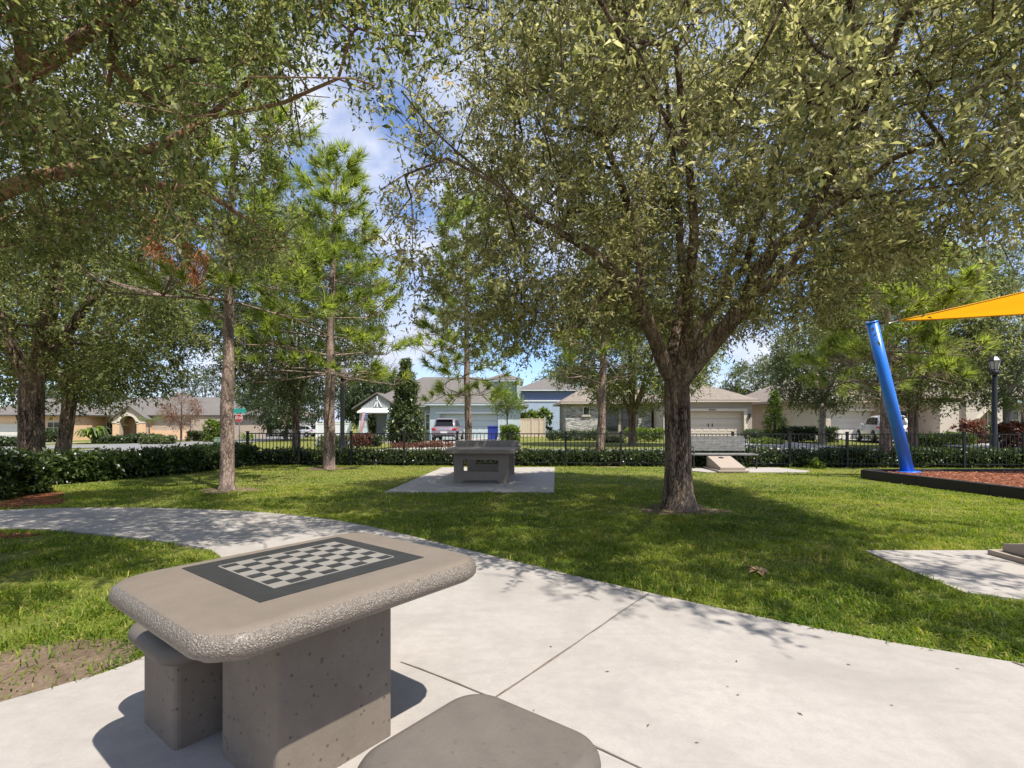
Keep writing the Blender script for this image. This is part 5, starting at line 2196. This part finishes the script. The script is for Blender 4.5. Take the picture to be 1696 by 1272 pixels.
for i in range(16):
    mb.box(i * .17, i * .17 + .162, 0, .04, .1, 1.75)
mb.box(0, 2.72, -.02, .06, 1.75, 1.84)
mb.build('panel', M_WHITE, t)
MB().box(-.1, -.002, -.04, .1, 0, 1.95).box(2.722, 2.82, -.04, .1, 0, 1.95).build('post', M_WHITE, t)

# ---- stone house with beige garage
sx0, sy0 = gx(1179, 40), 40.0
H = house('low stone fronted house with wide beige garage door behind the thick oak', sx0, sy0)
mb = MB()
wall_with_opening(mb, -3.75, 3.1, 2.85, -2.47, 2.47, 2.13, 0, .42)
mb.build('garage_wall', M_GREIGE, H)
garage_door(H, -2.47, 2.47, 2.13, .38, M_GARAGE, rows=4, cols=8)
mb = MB().box(-2.72, 2.72, -.08, -.002, 2.15, 2.36)
mb.build('lintel', M_CREAMTRIM, H)
mb = MB().box(2.47, 2.72, -.06, -.002, -.3, 2.148).box(-2.72, -2.47, -.06, -.002, -.3, 2.148)
mb.build('door_surround', M_CREAMTRIM, H)
mb = MB()
mb.box(2.92, 3.1, .42, 8, -.3, 2.85)
mb.box(-3.75, -3.57, .42, 3, -.3, 2.85)
mb.build('side_wall', M_BEIGE, H)
Y = 42.5
X = lambda px: gx(px, Y) - sx0
mb = MB()
mb.box(X(937), X(993), 2.5, 8, -.3, 2.8)
mb.box(X(1057), X(1079), 2.5, 8, -.3, 2.8)
mb.build('stone_wall', M_STONE, H)
mb = MB()
mb.box(X(993), X(1057), 2.7, 8, -.3, 2.8)
mb.box(X(1079), -3.58, 3.0, 8, -.3, 2.8)
mb.build('wall', M_GREIGE, H)
window(H, X(965), X(977), 1.85, 2.6, 2.49, M_CREAMTRIM, mull=0, hbar=False)
window(H, X(1003), X(1025), .45, 2.5, 2.69, M_DOORD, mull=0)
window(H, X(1030), X(1050), .45, 2.5, 2.69, M_DOORD, mull=0)
MB().box(X(1081), X(1094), 2.94, 3.0, 0, 2.2).build('door', M_DOORD, H)
mb = hip(MB(), -3.75, 3.1, 0, 9, 2.85, 1.75)
hip(mb, X(937), -3.0, 2.5, 11, 2.8, 2.6)
mb.build('roof', M_ROOFTAN, H)
fascia(MB(), -3.75, 3.1, 0, 9, 2.85).build('fascia', M_BEIGE, H)
fascia(MB(), X(937), -3.2, 2.5, 10, 2.8).build('fascia', M_BEIGE, H)
mb = MB()
mb.box(2.76, 2.88, -.14, -.002, 1.55, 1.62)
mb.box(2.77, 2.87, -.22, -.12, 1.62, 1.90)
mb.box(2.74, 2.90, -.24, -.10, 1.90, 1.94)
mb.build('wall_lantern', M_BLACK, H)
mb = MB().box(-.28, .28, -.095, -.081, 2.20, 2.31)
mb.build('number_plaque', plain('plaque', (0.22, 0.19, 0.16), .5), H)
mb = MB()
mb.box(3.101, 3.15, 1.4, 2.2, .9, 2.2)
mb.build('window', M_CREAMTRIM, H)

# ---- two storey house with solar panels behind
H = house('two storey house far behind the cone evergreen with solar panels on its roof', gx(1250, 62), 62.0)
MB().box(-5.4, 4.6, 0, 9, -.3, 3.55).build('wall', M_GREIGE, H)
hip(MB(), -5.4, 4.6, 0, 9, 3.55, 1.95).build('roof', M_ROOFTAN, H)
fascia(MB(), -5.4, 4.6, 0, 9, 3.55).build('fascia', M_CREAMTRIM, H)
window(H, -1.4, .2, 2.3, 3.4, -.01, M_WHITE)
window(H, .5, 2.1, 2.3, 3.4, -.01, M_WHITE)
sl_ = 1.95 / 4.95
M_SOLAR = plain('solar_cell', (0.035, 0.045, 0.10), .25, spec=.6)
for i in range(4):
    x0 = -1.45 + i * .95
    z = lambda y: 3.71 + (y + .45) * sl_ + .07
    m2 = MB()
    m2.add([(x0, .25, z(.25)), (x0 + .92, .25, z(.25)), (x0 + .92, 2.1, z(2.1)), (x0, 2.1, z(2.1)), (x0, .25, z(.25) - .05), (x0 + .92, .25, z(.25) - .05), (x0 + .92, 2.1, z(2.1) - .05), (x0, 2.1, z(2.1) - .05)],
           [(0, 1, 2, 3), (0, 4, 5, 1), (1, 5, 6, 2), (2, 6, 7, 3), (3, 7, 4, 0)])
    m2.build('solar_panel', M_SOLAR, H)
MB().box(-.25, .75, 3.2, 3.6, 3.71 + 3.65 * sl_, 3.71 + 3.65 * sl_ + .25).build('roof_vent', M_DOORD, H)

# ---- beige house with dish and garage
cx0, cy0 = gx(1372, 38), 38.0
H = house('beige house with long side wall, satellite dish and cream garage behind the white car', cx0, cy0)
X = lambda px, Y=38.0: gx(px, Y) - cx0
mb = MB()
mb.box(X(1318), X(1368), .35, 9, -.3, 2.75)
mb.build('wall', M_BEIGE, H)
mb = MB()
mb.add([(X(1318) - .002, .36, -.3), (X(1318) - .002, .36, 2.75), (X(1262, 45), 7, 2.75), (X(1262, 45), 7, -.3)], [(0, 1, 2, 3)])
mb.build('side_wall', M_BEIGE, H)
mb = MB()
wall_with_opening(mb, X(1368), X(1482), 2.75, X(1376), X(1474), 2.1, 0, .4)
mb.build('garage_wall', M_BEIGE, H)
garage_door(H, X(1376), X(1474), 2.1, .35, M_GARAGEW, rows=5, cols=8, handles=False)
MB().box(X(1374), X(1476), -.07, -.002, 2.12, 2.3).build('lintel', M_CREAMTRIM, H)
mb = MB().box(X(1482), X(1530), 2.5, 9, -.3, 2.75)
mb.build('front_wall', M_BEIGE, H)
mb = hip(MB(), X(1305), X(1530), 0, 11, 2.75, 2.7)
mb.build('roof', M_ROOFTAN, H)
fascia(MB(), X(1305), X(1530), 0, 11, 2.75).build('fascia', M_TAUPE, H)
mb = MB()
mb.lathe([(.001, .02), (.18, .035), (.33, .09), (.335, .10), (.18, .05), (.001, .035)], 18, axis='y')
dish = mb.build('satellite_dish', M_WHITE, H, loc=(X(1298), 1.2, 3.35))
dish.rotation_euler = (R(-25), 0, R(28))
MB().tube([(X(1298) + .04, 1.36, 3.35), (X(1303), 1.5, 2.75)], .025, 6).build('dish_arm', M_STEEL, H)
window(H, X(1272), X(1281), 1.1, 2.3, 4.6, M_CREAMTRIM, mull=0) if False else None

# ---- arched house at the right
H = house('beige house with rounded arch entry behind the lamp, right side', gx(1610, 35), 35.0)
X = lambda px, Y=35.0: gx(px, Y) - gx(1610, 35)
mb = MB().xz(arch_poly(X(1600), X(1672), 2.95, X(1622), X(1652), 1.55), 0, .5)
mb.build('entry_arch', M_BEIGE, H)
MB().box(X(1562), X(1600), .25, 6, -.3, 2.65).build('wall', M_BEIGE, H)
MB().box(X(1500), X(1562), 2.5, 8, -.3, 2.65).build('front_wall', M_TAUPE, H)
MB().box(X(1600), X(1760), 2.2, 8, -.3, 2.7).build('porch_wall', M_TAUPE, H)
MB().box(X(1632), X(1650), 2.12, 2.2, 0, 2.1).build('door', M_DOORD, H)
window(H, X(1515), X(1550), .6, 2.2, 2.49, M_CREAMTRIM)
window(H, X(1683), X(1740), .7, 2.2, 2.19, M_CREAMTRIM)
mb = MB()
xm, rr = (X(1622) + X(1652)) / 2, (X(1652) - X(1622)) / 2
for i in range(n):
    a0, a1 = math.pi * i / n, math.pi * (i + 1) / n
    q = lambda r, a: (xm + r * math.cos(a), 1.56 + r * math.sin(a))
    mb.xz([q(rr + .02, a0), q(rr + .24, a0), q(rr + .24, a1), q(rr + .02, a1)], -.06, -.002)
mb.build('arch_trim', M_CREAMTRIM, H)
mb = hip(MB(), X(1500), X(1760), .6, 11, 2.95, 2.4)
mb.build('roof', M_ROOFTAN, H)
fascia(MB(), X(1500), X(1760), .6, 11, 2.95).build('fascia', M_TAUPE, H)

# ---- small street things
t = thing('utility_box', 'pale green utility box on the verge left of the stop sign', 'utility box', (gx(365, 48), 48, g(-27, 48)))
MB().box(-.4, .4, -.35, .35, 0, .75).build('cabinet', plain('box_green', (0.22, 0.29, 0.20), .5), t, bevel=.03)
MB().box(-.43, .43, -.38, .38, .755, .81).build('lid', bpy.data.materials['box_green'], t, bevel=.02)

t = thing('wheelie_bin', 'blue plastic wheelie bin on the drive by the box shrub', 'bin', (gx(816, 36), 36.0, g(-1.3, 36) + .07), R(4))
mb = MB()
mb.add([(-.29, -.30, .05), (.29, -.30, .05), (.29, .30, .05), (-.29, .30, .05), (-.36, -.40, .92), (.36, -.40, .92), (.36, .38, .92), (-.36, .38, .92)],
       [(0, 3, 2, 1), (4, 5, 6, 7), (0, 1, 5, 4), (1, 2, 6, 5), (2, 3, 7, 6), (3, 0, 4, 7)])
mb.build('body', M_BINBLUE, t, bevel=.03)
mb = MB().box(-.39, .39, -.44, .40, .925, .965)
mb.xz([(-.36, .966), (.36, .966), (.28, 1.01), (-.28, 1.01)], -.36, .36)
mb.build('lid', M_BINBLUE, t, bevel=.015)
for s in (-.27, .27):
    MB().lathe([(.11, -.03), (.12, -.02), (.12, .02), (.11, .03)], 14, (s, .33, .12), 'x').build('wheel', M_BLACK, t)
MB().tube([(-.28, .42, .88), (.28, .42, .88)], .018, 6).build('handle', M_BINBLUE, t)


# ================================================================ cars
def paint(name, c):
    m = plain(name, c, .28, metal=.15, spec=.6, var=.02)
    m.node_tree.nodes['Principled BSDF'].inputs['Coat Weight'].default_value = .6
    return m


M_TYRE = plain('tyre', (0.02, 0.02, 0.02), .8)
M_RIMW = plain('wheel_rim', (0.55, 0.55, 0.56), .3, metal=.7)
M_CARGLASS = plain('car_glass', (0.008, 0.009, 0.011), .12, spec=.35)
M_TAIL = plain('tail_lamp', (0.40, 0.012, 0.015), .2)
M_HEAD = plain('head_lamp', (0.6, 0.62, 0.64), .1)
M_TRIM = plain('car_trim', (0.02, 0.02, 0.021), .6)


def loft(mb, secs, mi=0, smooth=True):
    n = len(secs[0])
    vs = [p for s in secs for p in s]
    fs = []
    for i in range(len(secs) - 1):
        for j in range(n - 1):
            fs.append((i * n + j, i * n + j + 1, (i + 1) * n + j + 1, (i + 1) * n + j))
    fs.append(list(range(n)))
    fs.append(list(range((len(secs) - 1) * n, len(secs) * n)))
    return mb.add(vs, fs, mi, smooth)


def suv(label, x, y, rz, pm):
    """rear at local x=0, front at x=4.5; left side is +y"""
    t = thing('parked_car', label, 'car', (x, y, g(x, y) + .075), rz, 'cars in the driveways')
    mb = MB()
    S = [(0.0, .74, .42, .66), (.02, .86, .34, .80), (.10, .90, .30, 1.00), (.40, .92, .24, 1.03), (1.2, .925, .22, 1.02), (2.7, .925, .22, 1.0), (3.2, .92, .24, .99), (3.9, .90, .25, .92), (4.3, .85, .28, .80), (4.46, .74, .32, .68), (4.5, .60, .38, .58)]
    secs = []
    for (sx_, w, z0, zt) in S:
        h = zt - z0
        half = [(w * .80, z0), (w * .95, z0 + .07 * h), (w, z0 + .30 * h), (w * .995, z0 + .58 * h), (w * .96, z0 + .88 * h), (w * .86, zt), (w * .4, zt + .025)]
        secs.append([(sx_, a, b) for a, b in half] + [(sx_, -a, b) for a, b in half[::-1]])
    loft(mb, secs)
    mb.build('body', pm, t)
    mb = MB()
    G = [(.10, .80, .76, 1.0, 1.06), (.42, .82, .68, 1.0, 1.54), (.75, .83, .66, 1.0, 1.62), (1.5, .84, .66, 1.0, 1.65), (2.1, .84, .66, 1.0, 1.63), (2.55, .84, .66, 1.0, 1.56), (3.35, .82, .78, .96, 1.02)]
    secs = []
    for (sx_, wb, wt_, z0, zt) in G:
        half = [(wb, z0 - .04), (wb * .6 + wt_ * .4, z0 + (zt - z0) * .4), (wt_ + .03, zt - .08 * (zt - z0)), (wt_ * .9, zt), (wt_ * .5, zt + .02)]
        secs.append([(sx_, a, b) for a, b in half] + [(sx_, -a, b) for a, b in half[::-1]])
    loft(mb, secs)
    mb.build('cabin', pm, t)

    def side(x_, zf, s, off=.012):
        """point on the cabin side at station x_, fraction zf of its height"""
        for i in range(len(G) - 1):
            if G[i][0] <= x_ <= G[i + 1][0]:
                q = (x_ - G[i][0]) / (G[i + 1][0] - G[i][0])
                a = [G[i][j] + (G[i + 1][j] - G[i][j]) * q for j in range(5)]
                wb, wt_, z0, zt = a[1], a[2], a[3], a[4]
                z = z0 + (zt - z0) * zf
                m_ = wb * .6 + wt_ * .4
                w = wb + (m_ - wb) * min(1, (zf * (zt - z0) + .04) / ((zt - z0) * .4 + .04)) if zf < .4 else m_ + (wt_ + .03 - m_) * (zf - .4) / .52
                return (x_, s * (w + off), z)
    for s in (-1, 1):
        for (xa, xb) in ((.55, 1.02), (1.08, 1.85), (1.92, 2.62)):
            m2 = MB()
            K = 4
            ps = [xa + (xb - xa) * i / K for i in range(K + 1)]
            lo = [side(p, .14, s) for p in ps]
            mi_ = [side(p, .42, s) for p in ps]
            hi = [side(p, .84, s) for p in ps]
            if xb > 2.5:
                hi[-1] = side(2.56, .80, s)
            if xa < .6:
                hi[0] = side(.70, .78, s)
            for i in range(K):
                m2.quad(lo[i], lo[i + 1], mi_[i + 1], mi_[i])
                m2.quad(mi_[i], mi_[i + 1], hi[i + 1], hi[i])
            m2.build('side_window', M_CARGLASS, t)
    m2 = MB().add([(.125, -.66, 1.12), (.125, .66, 1.12), (.40, .57, 1.50), (.40, -.57, 1.50)], [(0, 1, 2, 3)])
    for i, v in enumerate(m2.v):
        m2.v[i] = (v[0] - .035, v[1], v[2] + .02)
    m2.build('rear_window', M_CARGLASS, t)
    m2 = MB().add([(3.22, -.68, 1.12), (3.22, .68, 1.12), (2.62, .60, 1.53), (2.62, -.60, 1.53)], [(0, 1, 2, 3)])
    for i, v in enumerate(m2.v):
        m2.v[i] = (v[0] + .045, v[1], v[2] + .03)
    m2.build('windscreen', M_CARGLASS, t)
    MB().xz([(.30, 1.56), (.62, 1.64), (.62, 1.67), (.22, 1.60)], -.6, .6).build('spoiler', pm, t)
    for s in (-1, 1):
        m2 = MB()
        m2.add([(.02, s * .56, .82), (.02, s * .86, .84), (.02, s * .80, .98), (.04, s * .58, .95), (.30, s * .935, .90), (.26, s * .925, .98)], [(0, 1, 2, 3), (1, 4, 5, 2)])
        for i, v in enumerate(m2.v):
            m2.v[i] = (v[0] - .02, v[1] + s * .012, v[2])
        m2.build('tail_light', M_TAIL, t)
        m2 = MB().add([(4.42, s * .55, .72), (4.28, s * .86, .76), (4.10, s * .90, .84), (4.34, s * .6, .80)], [(0, 1, 2, 3)])
        for i, v in enumerate(m2.v):
            m2.v[i] = (v[0] + .03, v[1] + s * .015, v[2] + .012)
        m2.build('headlight', M_HEAD, t)
        m2 = MB()
        m2.tube([(2.70, s * .80, 1.05), (2.70, s * .98, 1.08)], .03, 6)
        m2.box(2.62, 2.78, s * 1.0 - .09, s * 1.0 + .09, 1.03, 1.17)
        m2.build('mirror', pm, t, bevel=.03)
        for wx_ in (.82, 3.62):
            m2 = MB().lathe([(.40, -.015), (.40, .015)], 22, (wx_, s * .915, .36), 'y')
            m2.build('wheel_arch', M_TRIM, t)
            m2 = MB().lathe([(.20, -.10), (.30, -.11), (.335, -.08), (.335, .08), (.30, .11), (.20, .10)], 24, (wx_, s * .86, .335), 'y')
            w = m2.build('wheel', M_TYRE, t)
            m2 = MB().lathe([(.205, -.105), (.205, .105)], 20, (wx_, s * .865, .335), 'y')
            for i in range(5):
                a = 2 * math.pi * i / 5
                q = (wx_ + .11 * math.cos(a), .335 + .11 * math.sin(a))
                yy_ = s * .865 + s * .106
                m2.box(q[0] - .02, q[0] + .02, min(yy_, yy_ + s * .006), max(yy_, yy_ + s * .006), q[1] - .02, q[1] + .02)
            m2.build('rim', M_RIMW, w)
    MB().box(-.025, .03, -.24, .24, .60, .74).build('number_plate', plain('plate_' + pm.name, (0.6, 0.6, 0.6), .5), t)
    MB().box(-.03, .1, -.78, .78, .36, .50).build('rear_bumper', M_TRIM, t, bevel=.02)
    return t


suv('mauve grey car seen from behind on the pale drive of the blue grey house', gx(735, 37), 37.0, R(88), paint('mauve_paint', (0.23, 0.19, 0.22)))
suv('white car seen from behind on the drive, half hidden by the blue pole', gx(1483, 31.5), 31.5, R(72), paint('white_car_paint', (0.66, 0.64, 0.64)))
suv('silver car parked side on in the distance right of the stop sign', gx(522, 76), 76.0, R(172), paint('silver_paint', (0.5, 0.5, 0.51)))
suv('white car parked far off behind the forked oak trunk', gx(482, 78), 78.0, R(150), paint('far_white_paint', (0.7, 0.7, 0.7)))
